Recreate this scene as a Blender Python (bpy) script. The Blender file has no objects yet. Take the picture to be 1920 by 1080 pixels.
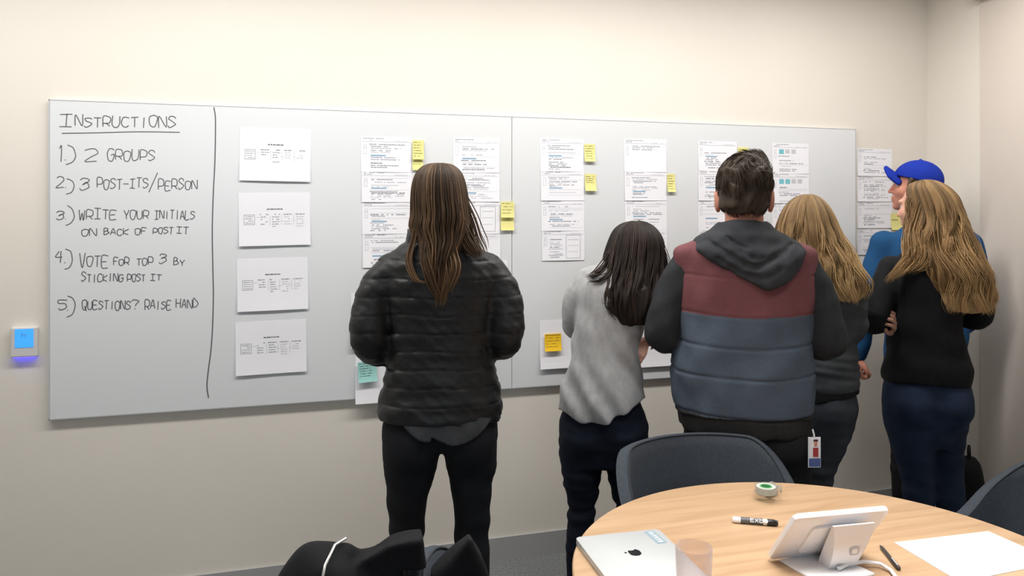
import bpy, bmesh, math, random
import numpy as np
import openvdb as vdb
from mathutils import Vector, Matrix

# ------------------------------------------------------------------ camera, world, lights, exposure
S = bpy.context.scene
COL = S.collection
F = 1443.0                      # focal length in pixels of the 1920 frame
HC = 1.56                       # camera height
HZ = 397.0                      # row of the horizon
TH = math.radians(16.55)        # camera turned right of the wall's normal
RT = Vector((math.cos(TH), -math.sin(TH), 0)); FW = Vector((math.sin(TH), math.cos(TH), 0))

cam_d = bpy.data.cameras.new('camera')
cam_d.sensor_width = 36.0
cam_d.lens = F / 1920 * 36.0
cam_d.shift_y = -(540 - HZ) / 1920
cam_d.clip_start = 0.02
cam = bpy.data.objects.new('camera', cam_d)
cam.location = (0, 0, HC)
cam.rotation_euler = (math.pi / 2, 0, -TH)
COL.objects.link(cam)
S.camera = cam

w = bpy.data.worlds.new('world'); S.world = w; w.use_nodes = True
w.node_tree.nodes['Background'].inputs[0].default_value = (0.9, 0.93, 1.0, 1)
w.node_tree.nodes['Background'].inputs[1].default_value = 0.3

CEIL = 2.78
def area(name, loc, sx, sy, power, col, rot=(0, 0, 0), spread=180):
    l = bpy.data.lights.new(name, 'AREA'); l.shape = 'RECTANGLE'; l.size = sx; l.size_y = sy
    l.energy = power; l.color = col; l.spread = math.radians(spread)
    o = bpy.data.objects.new(name, l); o.location = loc; o.rotation_euler = rot; COL.objects.link(o)
    return o
WARM = (1.0, 0.975, 0.945)
# a row of ceiling luminaires washing the board wall, and narrow downlights over the table
for (x, p) in ((-1.5, 9.5), (-0.2, 12), (1.1, 12.5), (2.35, 10.5)):
    area('ceiling_lamp', (x, 2.47, CEIL - 0.03), 1.2, 0.2, p, WARM)
for (x, y, p) in ((1.0, 1.0, 6.5), (1.6, 1.0, 3.5), (-0.8, 0.2, 4), (0.9, -1.2, 4)):
    area('ceiling_lamp', (x, y, CEIL - 0.03), 0.6, 0.6, p, WARM, spread=90)
# daylight through the window in the wall behind the camera
area('window_daylight', (-0.3, -2.9, 2.0), 1.6, 1.0, 15, (0.82, 0.9, 1.0), (math.radians(90), 0, math.radians(0)))

S.view_settings.view_transform = 'Standard'
S.view_settings.look = 'None'
S.view_settings.gamma = 1.0
S.view_settings.use_curve_mapping = False
S.view_settings.exposure = 0.78

# ------------------------------------------------------------------ helpers
def ray(u, v): return FW + RT * ((u - 960) / F) + Vector((0, 0, -(v - HZ) / F))
def at_depth(u, v, z): return Vector((0, 0, HC)) + ray(u, v) * z
def on_y(u, v, y):
    r = ray(u, v); return Vector((0, 0, HC)) + r * (y / r.y)
def on_z(u, v, h):
    r = ray(u, v); return Vector((0, 0, HC)) + r * ((h - HC) / r.z)

def lin(c):
    def f(x):
        x /= 255.0
        return x / 12.92 if x <= 0.04045 else ((x + 0.055) / 1.055) ** 2.4
    return tuple(f(x) for x in c)

MATS = {}
def mat(name, rgb, rough=0.6, metal=0.0, spec=0.5, vary=0.0, vscale=8.0, bump=0.0, bscale=200.0, stretch=(1, 1, 1),
        emit=0.0, sheen=0.0):
    """A procedural material: base colour with a soft noise variation and a noise bump."""
    m = bpy.data.materials.new(name); m.use_nodes = True
    nt = m.node_tree; b = nt.nodes['Principled BSDF']
    c = (*lin(rgb), 1)
    b.inputs['Base Color'].default_value = c
    b.inputs['Roughness'].default_value = rough
    b.inputs['Metallic'].default_value = metal
    b.inputs['Specular IOR Level'].default_value = spec
    if sheen: b.inputs['Sheen Weight'].default_value = sheen
    if emit:
        b.inputs['Emission Color'].default_value = c; b.inputs['Emission Strength'].default_value = emit
    if vary or bump:
        tc = nt.nodes.new('ShaderNodeTexCoord'); mp = nt.nodes.new('ShaderNodeMapping')
        mp.inputs['Scale'].default_value = stretch
        nt.links.new(tc.outputs['Object'], mp.inputs[0])
    if vary:
        n = nt.nodes.new('ShaderNodeTexNoise'); n.inputs['Scale'].default_value = vscale; n.inputs['Detail'].default_value = 5
        nt.links.new(mp.outputs[0], n.inputs['Vector'])
        r = nt.nodes.new('ShaderNodeValToRGB')
        r.color_ramp.elements[0].position = 0.3; r.color_ramp.elements[1].position = 0.7
        r.color_ramp.elements[0].color = (*[x * (1 - vary) for x in c[:3]], 1)
        r.color_ramp.elements[1].color = (*[min(1, x * (1 + vary)) for x in c[:3]], 1)
        nt.links.new(n.outputs['Fac'], r.inputs[0]); nt.links.new(r.outputs[0], b.inputs['Base Color'])
    if bump:
        n = nt.nodes.new('ShaderNodeTexNoise'); n.inputs['Scale'].default_value = bscale; n.inputs['Detail'].default_value = 3
        nt.links.new(mp.outputs[0], n.inputs['Vector'])
        bp = nt.nodes.new('ShaderNodeBump'); bp.inputs['Strength'].default_value = bump; bp.inputs['Distance'].default_value = 0.003
        nt.links.new(n.outputs['Fac'], bp.inputs['Height']); nt.links.new(bp.outputs[0], b.inputs['Normal'])
    MATS[name] = m
    return m

def tag(o, label=None, cat=None, group=None, kind=None):
    if label: o['label'] = label
    if cat: o['category'] = cat
    if group: o['group'] = group
    if kind: o['kind'] = kind
    return o
def thing(name, label, cat, loc=(0, 0, 0), rz=0.0, group=None):
    o = bpy.data.objects.new(name, None); o.empty_display_size = 0.1; COL.objects.link(o)
    o.location = loc; o.rotation_euler = (0, 0, rz)
    return tag(o, label, cat, group)
def link(name, me, mats, parent=None, smooth=False):
    o = bpy.data.objects.new(name, me); COL.objects.link(o)
    for m in (mats if isinstance(mats, (list, tuple)) else [mats]): me.materials.append(m)
    if parent: o.parent = parent
    if smooth: me.polygons.foreach_set('use_smooth', [True] * len(me.polygons))
    return o
def np_mesh(name, V, Q, mats, parent=None, attr=None, smooth=True):
    """mesh object from numpy vertices and quads (optionally a float attribute 'tint')"""
    me = bpy.data.meshes.new(name)
    V = np.asarray(V, np.float32); Q = np.asarray(Q, np.int32)
    me.vertices.add(len(V)); me.vertices.foreach_set('co', V.ravel())
    me.loops.add(Q.size); me.loops.foreach_set('vertex_index', Q.ravel())
    me.polygons.add(len(Q)); me.polygons.foreach_set('loop_start', np.arange(0, Q.size, Q.shape[1], dtype=np.int32))
    me.polygons.foreach_set('loop_total', np.full(len(Q), Q.shape[1], np.int32))
    me.update(calc_edges=True)
    if attr is not None:
        a = me.attributes.new('tint', 'FLOAT', 'POINT'); a.data.foreach_set('value', np.asarray(attr, np.float32))
    return link(name, me, mats, parent, smooth)

class MB:
    """collects shapes into one mesh"""
    def __init__(s): s.bm = bmesh.new(); s.mi = 0
    def _m(s, faces):
        for f in faces: f.material_index = s.mi
    def box(s, c, size, rot=None, bevel=0.0, seg=2):
        M = Matrix.Translation(Vector(c)) @ ((rot if rot else Matrix.Identity(3)).to_4x4()) @ Matrix.Diagonal((*size, 1))
        r = bmesh.ops.create_cube(s.bm, size=1.0, matrix=M)
        fs = {f for v in r['verts'] for f in v.link_faces}; s._m(fs)
        if bevel:
            es = list({e for v in r['verts'] for e in v.link_edges})
            b = bmesh.ops.bevel(s.bm, geom=es, offset=bevel, segments=seg, affect='EDGES', profile=0.5)
            s._m(b['faces'])
        return s
    def prism(s, poly, z0, z1, M=None, bevel=0.0):
        """polygon (x,y) pulled from z0 to z1, then moved by M"""
        M = M or Matrix.Identity(4)
        a = [s.bm.verts.new(M @ Vector((x, y, z0))) for x, y in poly]
        b = [s.bm.verts.new(M @ Vector((x, y, z1))) for x, y in poly]
        n = len(poly); fs = [s.bm.faces.new(a[::-1]), s.bm.faces.new(b)]
        for i in range(n): fs.append(s.bm.faces.new((a[i], a[(i + 1) % n], b[(i + 1) % n], b[i])))
        s._m(fs)
        if bevel:
            es = list({e for f in fs[:2] for e in f.edges})
            r = bmesh.ops.bevel(s.bm, geom=es, offset=bevel, segments=2, affect='EDGES', profile=0.5); s._m(r['faces'])
        return s
    def lathe(s, prof, n=48, M=None, closed=False):
        M = M or Matrix.Identity(4); rings = []
        for r, z in prof:
            rings.append([s.bm.verts.new(M @ Vector((r * math.cos(2 * math.pi * k / n), r * math.sin(2 * math.pi * k / n), z))) for k in range(n)])
        fs = []
        m = len(rings)
        for i in range(m if closed else m - 1):
            A, B = rings[i], rings[(i + 1) % m]
            for k in range(n): fs.append(s.bm.faces.new((A[k], A[(k + 1) % n], B[(k + 1) % n], B[k])))
        if not closed:
            fs.append(s.bm.faces.new(rings[0][::-1])); fs.append(s.bm.faces.new(rings[-1]))
        s._m(fs); return s
    def tube(s, pts, rad, n=10, cap=True):
        pts = [Vector(p) for p in pts]; rings = []
        rad = rad if isinstance(rad, (list, tuple)) else [rad] * len(pts)
        ref = None
        for i, p in enumerate(pts):
            t = (pts[min(i + 1, len(pts) - 1)] - pts[max(i - 1, 0)]).normalized()
            if ref is None: ref = t.orthogonal().normalized()
            a = (ref - t * ref.dot(t)).normalized(); ref = a; b = t.cross(a)
            rings.append([s.bm.verts.new(p + (a * math.cos(2 * math.pi * k / n) + b * math.sin(2 * math.pi * k / n)) * rad[i]) for k in range(n)])
        fs = []
        for A, B in zip(rings, rings[1:]):
            for k in range(n): fs.append(s.bm.faces.new((A[k], A[(k + 1) % n], B[(k + 1) % n], B[k])))
        if cap: fs.append(s.bm.faces.new(rings[0][::-1])); fs.append(s.bm.faces.new(rings[-1]))
        s._m(fs); return s
    def quad(s, a, b, c, d):
        s._m([s.bm.faces.new([s.bm.verts.new(Vector(p)) for p in (a, b, c, d)])]); return s
    def ball(s, c, r, sub=3):
        q = bmesh.ops.create_icosphere(s.bm, subdivisions=sub, radius=r, matrix=Matrix.Translation(Vector(c)))
        s._m({f for v in q['verts'] for f in v.link_faces}); return s
    def build(s, name, mats, parent=None, smooth=False, recalc=True):
        if recalc: bmesh.ops.recalc_face_normals(s.bm, faces=s.bm.faces)
        me = bpy.data.meshes.new(name); s.bm.to_mesh(me); s.bm.free()
        o = link(name, me, mats, parent, smooth)
        if smooth: me.set_sharp_from_angle(angle=math.radians(40))
        return o

def crom(P, n):
    """Catmull-Rom resample of a list of rows"""
    P = np.asarray(P, float)
    if len(P) < 3: 
        t = np.linspace(0, 1, n)[:, None]; return P[0] * (1 - t) + P[-1] * t
    Q = np.vstack([2 * P[0] - P[1], P, 2 * P[-1] - P[-2]])
    out = []
    for t in np.linspace(0, len(P) - 1 - 1e-6, n):
        i = int(t); f = t - i; a, b, c, d = Q[i:i + 4]
        out.append(0.5 * (2 * b + (c - a) * f + (2 * a - 5 * b + 4 * c - d) * f * f + (3 * b - a - 3 * c + d) * f ** 3))
    return np.array(out)

def noise3(X, Y, Z, f, seed, n=6):
    g = np.random.default_rng(seed); o = 0
    for _ in range(n):
        a = g.normal(size=3); a /= np.linalg.norm(a); p = g.uniform(0, 6.28); k = f * g.uniform(0.6, 1.5)
        o = o + np.sin((a[0] * X + a[1] * Y + a[2] * Z) * k + p)
    return o / n ** 0.5 * 0.8

class Vol:
    """signed-distance modelling on a grid; smooth unions grow one continuous surface"""
    def __init__(s, lo, hi, h):
        s.h = h; s.lo = np.array(lo, float); n = np.ceil((np.array(hi) - s.lo) / h).astype(int) + 1
        s.d = np.full(n, 0.3, np.float32); s.ax = [(s.lo[i] + h * np.arange(n[i])).astype(np.float32) for i in range(3)]
    def win(s, lo, hi):
        sl = tuple(slice(max(0, int((lo[i] - s.lo[i]) / s.h)), max(0, min(s.d.shape[i], int((hi[i] - s.lo[i]) / s.h) + 2))) for i in range(3))
        return sl, s.ax[0][sl[0]][:, None, None], s.ax[1][sl[1]][None, :, None], s.ax[2][sl[2]][None, None, :]
    def put(s, sl, dn, k, sub=False):
        d = s.d[sl]
        if sub:
            dn = -dn
            r = np.maximum(d, dn)
            if k > 0: q = np.maximum(k - np.abs(d - dn), 0) / k; r = r + q * q * k * 0.25
        else:
            r = np.minimum(d, dn)
            if k > 0: q = np.maximum(k - np.abs(d - dn), 0) / k; r = r - q * q * k * 0.25
        s.d[sl] = r
    def ell(s, c, r, R=None, k=0.02, sub=False):
        m = max(r) + k + 4 * s.h; c = np.asarray(c, float)
        sl, X, Y, Z = s.win(c - m, c + m); X = X - c[0]; Y = Y - c[1]; Z = Z - c[2]
        if R is not None:
            X, Y, Z = (X * R[0, i] + Y * R[1, i] + Z * R[2, i] for i in range(3))
        k0 = np.sqrt((X / r[0]) ** 2 + (Y / r[1]) ** 2 + (Z / r[2]) ** 2) + 1e-6
        k1 = np.sqrt((X / r[0] ** 2) ** 2 + (Y / r[1] ** 2) ** 2 + (Z / r[2] ** 2) ** 2) + 1e-6
        s.put(sl, (k0 * (k0 - 1) / k1).astype(np.float32), k, sub); return s
    def tube(s, pts, rad, k=0.02, n=None, sub=False, flat=None):
        P = np.c_[np.asarray(pts, float), np.asarray(rad, float)]
        if len(P) > 2: P = crom(P, n or len(P) * 4)
        m = P[:, 3].max() + k + 4 * s.h
        sl, X, Y, Z = s.win(P[:, :3].min(0) - m, P[:, :3].max(0) + m)
        best = None
        for a, b in zip(P[:-1], P[1:]):
            ab = b[:3] - a[:3]; L = (ab ** 2).sum() + 1e-9
            x = X - a[0]; y = Y - a[1]; z = Z - a[2]
            t = np.clip((x * ab[0] + y * ab[1] + z * ab[2]) / L, 0, 1)
            dd = np.sqrt((x - t * ab[0]) ** 2 + (y - t * ab[1]) ** 2 + (z - t * ab[2]) ** 2) - (a[3] + t * (b[3] - a[3]))
            best = dd if best is None else np.minimum(best, dd)
        s.put(sl, best.astype(np.float32), k, sub); return s
    def loft(s, rows, k=0.03, e=2.3, grow=0.0, sub=False):
        """rows of (z, cx, cy, rx, ry), low to high"""
        R = np.asarray(rows, float); Rs = crom(R, len(R) * 8) if len(R) > 2 else R
        o = np.argsort(Rs[:, 0]); Rs = Rs[o]
        m = k + 4 * s.h
        lo = np.array([(Rs[:, 1] - Rs[:, 3]).min(), (Rs[:, 2] - Rs[:, 4]).min(), Rs[0, 0]]) - m - max(grow, 0)
        hi = np.array([(Rs[:, 1] + Rs[:, 3]).max(), (Rs[:, 2] + Rs[:, 4]).max(), Rs[-1, 0]]) + m + max(grow, 0)
        sl, X, Y, Z = s.win(lo, hi)
        z = Z.ravel(); I = [np.interp(z, Rs[:, 0], Rs[:, j])[None, None, :] for j in range(1, 5)]
        rx = np.maximum(I[2] + grow, 0.004); ry = np.maximum(I[3] + grow, 0.004)
        q = (np.abs((X - I[0]) / rx) ** e + np.abs((Y - I[1]) / ry) ** e) ** (1 / e)
        d = (q - 1) * np.minimum(rx, ry)
        d = np.maximum(d, np.maximum(Z - Rs[-1, 0] - grow, Rs[0, 0] - grow - Z))
        s.put(sl, d.astype(np.float32), k, sub); return s
    def poly(s, pts, y0, y1, r, k=0.01, shear=0.0):
        """polygon in x,z between y0 and y1, rounded by r; shear leans it in y with z"""
        P = np.asarray(pts, float); m = r + k + 4 * s.h + abs(shear) * 0.3
        sl, X, Y, Z = s.win([P[:, 0].min() - m, y0 - m, P[:, 1].min() - m], [P[:, 0].max() + m, y1 + m, P[:, 1].max() + m])
        d2 = np.full((X.shape[0], 1, Z.shape[2]), 9.0); sg = np.ones_like(d2)
        n = len(P)
        for i in range(n):
            a = P[i]; b = P[(i + 1) % n]; ex, ez = b - a
            wx = X - a[0]; wz = Z - a[1]; t = np.clip((wx * ex + wz * ez) / (ex * ex + ez * ez), 0, 1)
            d2 = np.minimum(d2, (wx - ex * t) ** 2 + (wz - ez * t) ** 2)
            c1 = Z >= a[1]; c2 = Z < b[1]; c3 = ex * wz > ez * wx
            flip = (c1 & c2 & c3) | (~c1 & ~c2 & ~c3); sg = np.where(flip, -sg, sg)
        d = sg * np.sqrt(d2)
        Ys = Y - shear * (Z - P[:, 1].max())
        dy = np.abs(Ys - (y0 + y1) / 2) - (y1 - y0) / 2
        a = d + r; b = dy + r
        dn = np.minimum(np.maximum(a, b), 0) + np.sqrt(np.maximum(a, 0) ** 2 + np.maximum(b, 0) ** 2) - r
        s.put(sl, dn.astype(np.float32), k); return s
    def back_y(s, x, z):
        """y of the rearmost surface at x, z"""
        i = int(round((x - s.lo[0]) / s.h)); k = int(round((z - s.lo[2]) / s.h)); j = np.nonzero(s.d[i, :, k] < 0)[0]
        return s.ax[1][j[0]] if len(j) else None
    def groove(s, pts, r, k=.008, sink=0.0, n=24):
        """a crease pressed into the rear surface along x,z points"""
        P = []
        for x, z in crom(np.asarray(pts, float), n):
            y = s.back_y(x, z)
            if y is not None: P.append((x, y + sink, z))
        if len(P) > 1: s.tube(P, [r * (.35 + .65 * math.sin(math.pi * (i + .5) / len(P))) for i in range(len(P))], k, n=len(P), sub=True)
        return s
    def grid(s): return s.ax[0][:, None, None], s.ax[1][None, :, None], s.ax[2][None, None, :]
    def disp(s, fn):
        """push the surface along its normal by fn(X,Y,Z) (only near the surface)"""
        I = np.nonzero(np.abs(s.d) < 0.03)
        s.d[I] -= fn(s.ax[0][I[0]], s.ax[1][I[1]], s.ax[2][I[2]]).astype(np.float32); return s
    def cut(s, fn, k=0.0):
        """keep only where fn(X,Y,Z) < 0"""
        X, Y, Z = s.grid(); f = np.broadcast_to(fn(X, Y, Z), s.d.shape).astype(np.float32)
        r = np.maximum(s.d, f)
        if k: q = np.maximum(k - np.abs(s.d - f), 0) / k; r = r + q * q * k * 0.25
        s.d = r; return s
    def mesh(s):
        b = 3 * s.h; A = np.clip(s.d, -b, b)
        A[0] = A[-1] = b; A[:, 0] = A[:, -1] = b; A[:, :, 0] = A[:, :, -1] = b
        g = vdb.FloatGrid(b); g.copyFromArray(np.ascontiguousarray(A))
        V, Q = g.convertToQuads(isovalue=0.0)
        V = V.astype(np.float64)
        T = V[Q]; vol = np.einsum('ij,ij->i', np.cross(T[:, 1] - T[:, 0], T[:, 2] - T[:, 0]), T[:, 0]).sum()
        if vol < 0: Q = Q[:, ::-1]
        return V * s.h + s.lo, Q
    def build(s, name, mats, parent):
        V, Q = s.mesh(); return np_mesh(name, V, Q, mats, parent)
# ------------------------------------------------------------------ materials
def wall_mat(name, rgb):
    return mat(name, rgb, rough=0.85, spec=0.25, vary=0.015, vscale=2.0, bump=0.08, bscale=350)
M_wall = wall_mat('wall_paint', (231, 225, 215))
M_backwall = mat('grey_back_wall', (120, 120, 122), 0.8)
M_ceil = mat('ceiling_paint', (238, 236, 230), 0.9, bump=0.1, bscale=120)
M_base = mat('rubber_baseboard', (168, 168, 168), 0.55, vary=0.02)
M_carpet = mat('carpet', (118, 120, 120), 0.95, spec=0.1, vary=0.25, vscale=90, bump=0.8, bscale=500)
M_board = mat('whiteboard_enamel', (225, 228, 230), 0.30, spec=0.45)
M_alu = mat('brushed_aluminium', (205, 206, 208), 0.4, metal=0.2)
M_ink = mat('marker_ink', (92, 92, 95), 0.6)
M_paper = mat('paper', (243, 243, 248), 0.8, spec=0.2, vary=0.008, vscale=12)
M_print = mat('grey_print', (158, 161, 170), 0.8)
M_printlight = mat('pale_print', (200, 202, 208), 0.8)
M_printblue = mat('blue_print', (120, 165, 195), 0.8)
M_printteal = mat('teal_print', (120, 195, 205), 0.8)
M_printdark = mat('dark_print', (112, 115, 124), 0.8)
M_yellow = mat('yellow_note', (232, 226, 150), 0.8, spec=0.2)
M_orange = mat('amber_note', (246, 200, 45), 0.8, spec=0.2)
M_tealnote = mat('aqua_note', (160, 212, 206), 0.8, spec=0.2)
M_pencil = mat('pencil_writing', (120, 115, 70), 0.8)
M_skin = mat('skin', (214, 162, 140), 0.55, spec=0.35, vary=0.06, vscale=25, bump=0.1, bscale=300)
M_skinred = mat('flushed_skin', (202, 138, 116), 0.55, spec=0.35, vary=0.06, vscale=25)
M_eye = mat('eye_white', (190, 182, 176), 0.25)
M_iris = mat('iris', (70, 80, 90), 0.2)
def fabric(name, rgb, rough=0.85, vary=0.12, vscale=30, bump=0.3, bscale=260, spec=0.2, **k):
    return mat(name, rgb, rough, spec=spec, vary=vary, vscale=vscale, bump=bump, bscale=bscale, **k)
M_blackjacket = fabric('black_nylon', (29, 30, 32), rough=0.5, spec=0.4, bump=0.5, bscale=70)
M_blackjean = fabric('black_denim', (26, 28, 32), bscale=400)
M_greytail = fabric('dark_grey_cotton', (66, 68, 71))
M_heather = fabric('heather_grey_jersey', (166, 166, 167), vary=0.13, vscale=45, stretch=(1, 1, 0.5))
M_navyjean = fabric('navy_denim', (22, 28, 42), bscale=400)
M_bluejean = fabric('dark_blue_denim', (38, 50, 72), vary=0.2, vscale=14, bscale=400)
M_greyjean = fabric('charcoal_denim', (58, 62, 68), vary=0.2, vscale=12, bscale=400)
M_blackpant = fabric('black_trousers', (29, 30, 32))
M_charcoal = fabric('charcoal_jersey', (50, 52, 55))
M_hood = fabric('dark_grey_hood', (56, 58, 62))
M_rib = fabric('dark_ribbed_knit', (44, 43, 43), stretch=(6, 6, 0.4))
M_maroon = fabric('dusty_maroon_nylon', (116, 72, 76), vary=0.06, bump=0.35, bscale=60)
M_slate = fabric('slate_blue_nylon', (74, 84, 97), vary=0.06, bump=0.35, bscale=60)
M_sweater = fabric('grey_sweater', (72, 75, 78))
M_blacktop = fabric('black_jersey', (28, 29, 31), rough=0.8)
M_bluetop = fabric('blue_pullover', (32, 78, 122), vary=0.06)
M_cap = fabric('royal_blue_cotton', (28, 52, 158), vary=0.05, rough=0.9, bump=0.2)
M_shoe = fabric('dark_shoe', (38, 38, 40))
M_sole = mat('pale_sole', (200, 198, 192), 0.7)
M_brownflat = fabric('short_brown_hair', (92, 78, 62), bscale=500)
M_felt = fabric('grey_felt_upholstery', (68, 74, 82), vary=0.14, vscale=140, bump=0.6, bscale=500)
M_seam = mat('dark_piping', (45, 48, 54), 0.8)
M_coat = fabric('black_coat_wool', (24, 25, 28), vary=0.1)
M_zip = mat('zip_metal', (190, 190, 188), 0.3, metal=0.7)
M_bag = fabric('black_backpack_nylon', (24, 25, 27))

def hair_mat(name, dark, mid, light):
    m = bpy.data.materials.new(name); m.use_nodes = True; nt = m.node_tree; b = nt.nodes['Principled BSDF']
    at = nt.nodes.new('ShaderNodeAttribute'); at.attribute_name = 'tint'
    r = nt.nodes.new('ShaderNodeValToRGB'); e = r.color_ramp.elements
    e[0].position = 0.0; e[0].color = (*lin(dark), 1); e[1].position = 1.0; e[1].color = (*lin(light), 1)
    x = e.new(0.5); x.color = (*lin(mid), 1)
    nt.links.new(at.outputs['Fac'], r.inputs[0]); nt.links.new(r.outputs[0], b.inputs['Base Color'])
    b.inputs['Roughness'].default_value = 0.55; b.inputs['Specular IOR Level'].default_value = 0.22
    return m
M_hairbrown = hair_mat('long_brown_hair', (50, 39, 31), (92, 72, 54), (150, 116, 82))
M_hairdark = hair_mat('dark_brown_hair', (30, 24, 22), (48, 39, 35), (74, 60, 52))
M_hairshort = hair_mat('short_dark_hair', (46, 37, 31), (63, 52, 43), (84, 70, 58))
M_hairblond = hair_mat('wavy_blond_hair', (100, 80, 56), (164, 134, 94), (216, 182, 130))
M_hairblonde = hair_mat('wavy_dark_blond_hair', (98, 79, 58), (164, 132, 92), (218, 180, 128))

# ------------------------------------------------------------------ people
def rot(yaw=0, pitch=0, roll=0):
    """head turn: yaw to the left, pitch upwards, roll to the right (degrees)"""
    return np.array((Matrix.Rotation(math.radians(yaw), 3, 'Z') @ Matrix.Rotation(math.radians(pitch), 3, 'X') @ Matrix.Rotation(math.radians(roll), 3, 'Y')))

def add_head(v, C, R, s=0.96, ear=1.0, lips=1.0):
    C = np.array(C, float)
    P = lambda x, y, z: C + s * (R @ np.array((x, y, z)))
    E = lambda c, r, k=0.02, sub=False, RR=None: v.ell(P(*c), [q * s for q in r], R if RR is None else R @ RR, k, sub)
    E((0, -.012, .035), (.075, .096, .088), 0.02)
    E((0, .035, -.03), (.058, .062, .082), .03)
    E((0, .03, -.068), (.05, .058, .04), .02)                    # jaw
    E((0, .077, -.098), (.02, .016, .016), .02)                  # chin
    for q in (-1, 1):
        E((q * .04, .06, -.022), (.024, .028, .026), .02)        # cheekbone
        E((q * .031, .098, .008), (.017, .013, .011), .012, True)  # eye socket
    E((0, .082, .032), (.05, .02, .012), .015)                   # brow
    v.tube([P(0, .09, .016), P(0, .104, -.008), P(0, .1135, -.026)], [.0075 * s, .0085 * s, .0098 * s], .008)
    for q in (-1, 1): E((q * .010, .100, -.030), (.0075, .009, .0065), .006)
    E((0, .094, -.055), (.021, .012, .0065 * lips), .005)        # lips
    E((0, .092, -.068), (.019, .012, .0075 * lips), .005)
    for q in (-1, 1):                                            # ears
        RE = np.array(Matrix.Rotation(math.radians(-28 * q), 3, 'Z') @ Matrix.Rotation(math.radians(-8), 3, 'X'))
        E((q * (.069 + .018 * ear), -.010, .002), (.0095, .021 * ear ** .5, .034 * ear ** .5), .006, False, RE)
        E((q * (.078 + .018 * ear), .003, .006), (.006, .011, .02), .004, True, RE)
        E((q * (.070 + .014 * ear), -.002, -.03), (.008, .01, .011), .006)

def add_eyes(C, R, s, parent):
    for q in (-1, 1):
        m = MB(); c = np.array(C) + s * (R @ np.array((q * .031, .0785, .008)))
        m.ball(c, .0112 * s); m.mi = 1
        m.ball(c + s * (R @ np.array((0, .0055, 0))), .0068 * s, 2)
        m.build('eye', [M_eye, M_iris], parent, smooth=True)

def unit(a): a = np.asarray(a, float); return a / (np.linalg.norm(a) + 1e-9)
def add_hand(v, W, f, n, thumb, curl=35, s=1.0, spread=1.0):
    """W wrist, f finger direction, n palm normal (fingers curl towards it), thumb = +1/-1 side along cross(f,n)"""
    W = np.asarray(W, float); f = unit(f); n = unit(np.asarray(n, float) - f * np.dot(f, n)); a = np.cross(f, n) * thumb
    L = [.070, .079, .073, .057]
    for i in range(4):
        off = (.030 - .0195 * i)
        K = W + s * (f * (.088 - .006 * abs(i - 1)) + a * off)
        v.tube([W + s * (f * .012 + a * off * .6), W + s * (f * .05 + a * off * .9), K], [.0135 * s, .0125 * s, .0100 * s], .012)
        p = K; ang = 0; pts = [K]; base = math.radians(3 * (1.5 - i) * spread)
        for j, (fr, w) in enumerate(zip((.45, .3, .25), (.7, 1.0, .75))):
            ang += math.radians(curl) * w
            d = unit(f * math.cos(ang) + n * math.sin(ang)) + a * math.sin(base) * 0.8
            p = p + d * L[i] * fr * s; pts.append(p)
        v.tube(pts, [.0092 * s, .0085 * s, .0078 * s, .0064 * s], .0035, n=10)
    T = [W + s * (f * .018 + a * .018), W + s * (f * .045 + a * .042 + n * .012), W + s * (f * .075 + a * .050 + n * .026), W + s * (f * .098 + a * .044 + n * .036)]
    v.tube(T, [.0145 * s, .0115 * s, .0095 * s, .0072 * s], .010)

class Person:
    def __init__(s, label, loc, az, lo, hi):
        s.root = thing('person', label, 'person', loc, -math.radians(az), 'people studying the whiteboard')
        s.lo, s.hi = np.array(lo), np.array(hi)
        s.hair = []
    def vol(s, h=0.0055, lo=None, hi=None): return Vol(s.lo if lo is None else lo, s.hi if hi is None else hi, h)

def body(p, top, hips, arms, legs, head, neck, hands, h=0.005, skin=None, inset=0.016):
    v = p.vol(h)
    v.loft(hips, .03, grow=-inset); v.loft([r for r in top if r[0] > .91], .03, grow=-inset)
    for pts, rad in arms: v.tube(pts, [max(r - .014, .021) for r in rad], .03)
    for pts, rad in legs: v.tube(pts, [max(r - .012, .03) for r in rad], .03)
    for pts, rad in legs:                                           # feet
        a = np.array(pts[-1], float); v.tube([a, a + (0, .05, -.05), a + (0, .14, -.068)], [.036, .03, .02], .03)
    v.tube(*neck, .03)
    add_head(v, *head)
    for hd in hands: add_hand(v, *hd)
    o = v.build('body', skin or M_skin, p.root)
    add_eyes(head[0], head[1], head[2], o)
    return o

def sleeves(v, arms, k=.03, n=None):
    for pts, rad in arms: v.tube(pts, rad, k, n)

def trousers(p, name, m, hips, legs, zt, h=.0055, seed=1, seat=None, amp=.0035, zlo=.06, under=True):
    v = p.vol(h)
    z_, x_, y_, a_, c_ = hips[0]
    v.loft(([(z_ - .07, x_, y_, a_ * .6, c_ * .7)] if under else []) + list(hips), .03)
    for pts, rad in legs: v.tube(pts, rad, .03 if under else .018)
    if seat:
        for c, r in seat: v.ell(c, r, None, .028)
    v.cut(lambda X, Y, Z: np.maximum(Z - zt, zlo - Z))
    def w(X, Y, Z):                                                  # horizontal creases behind knee and below the seat
        b = np.exp(-((Z - .47) / .14) ** 2) + .35 * np.exp(-((Z - .68) / .06) ** 2) + .25
        return amp * b * noise3(X * .25, Y * .25, Z, 130, seed)
    v.disp(w)
    return v.build(name, m, p.root)

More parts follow.
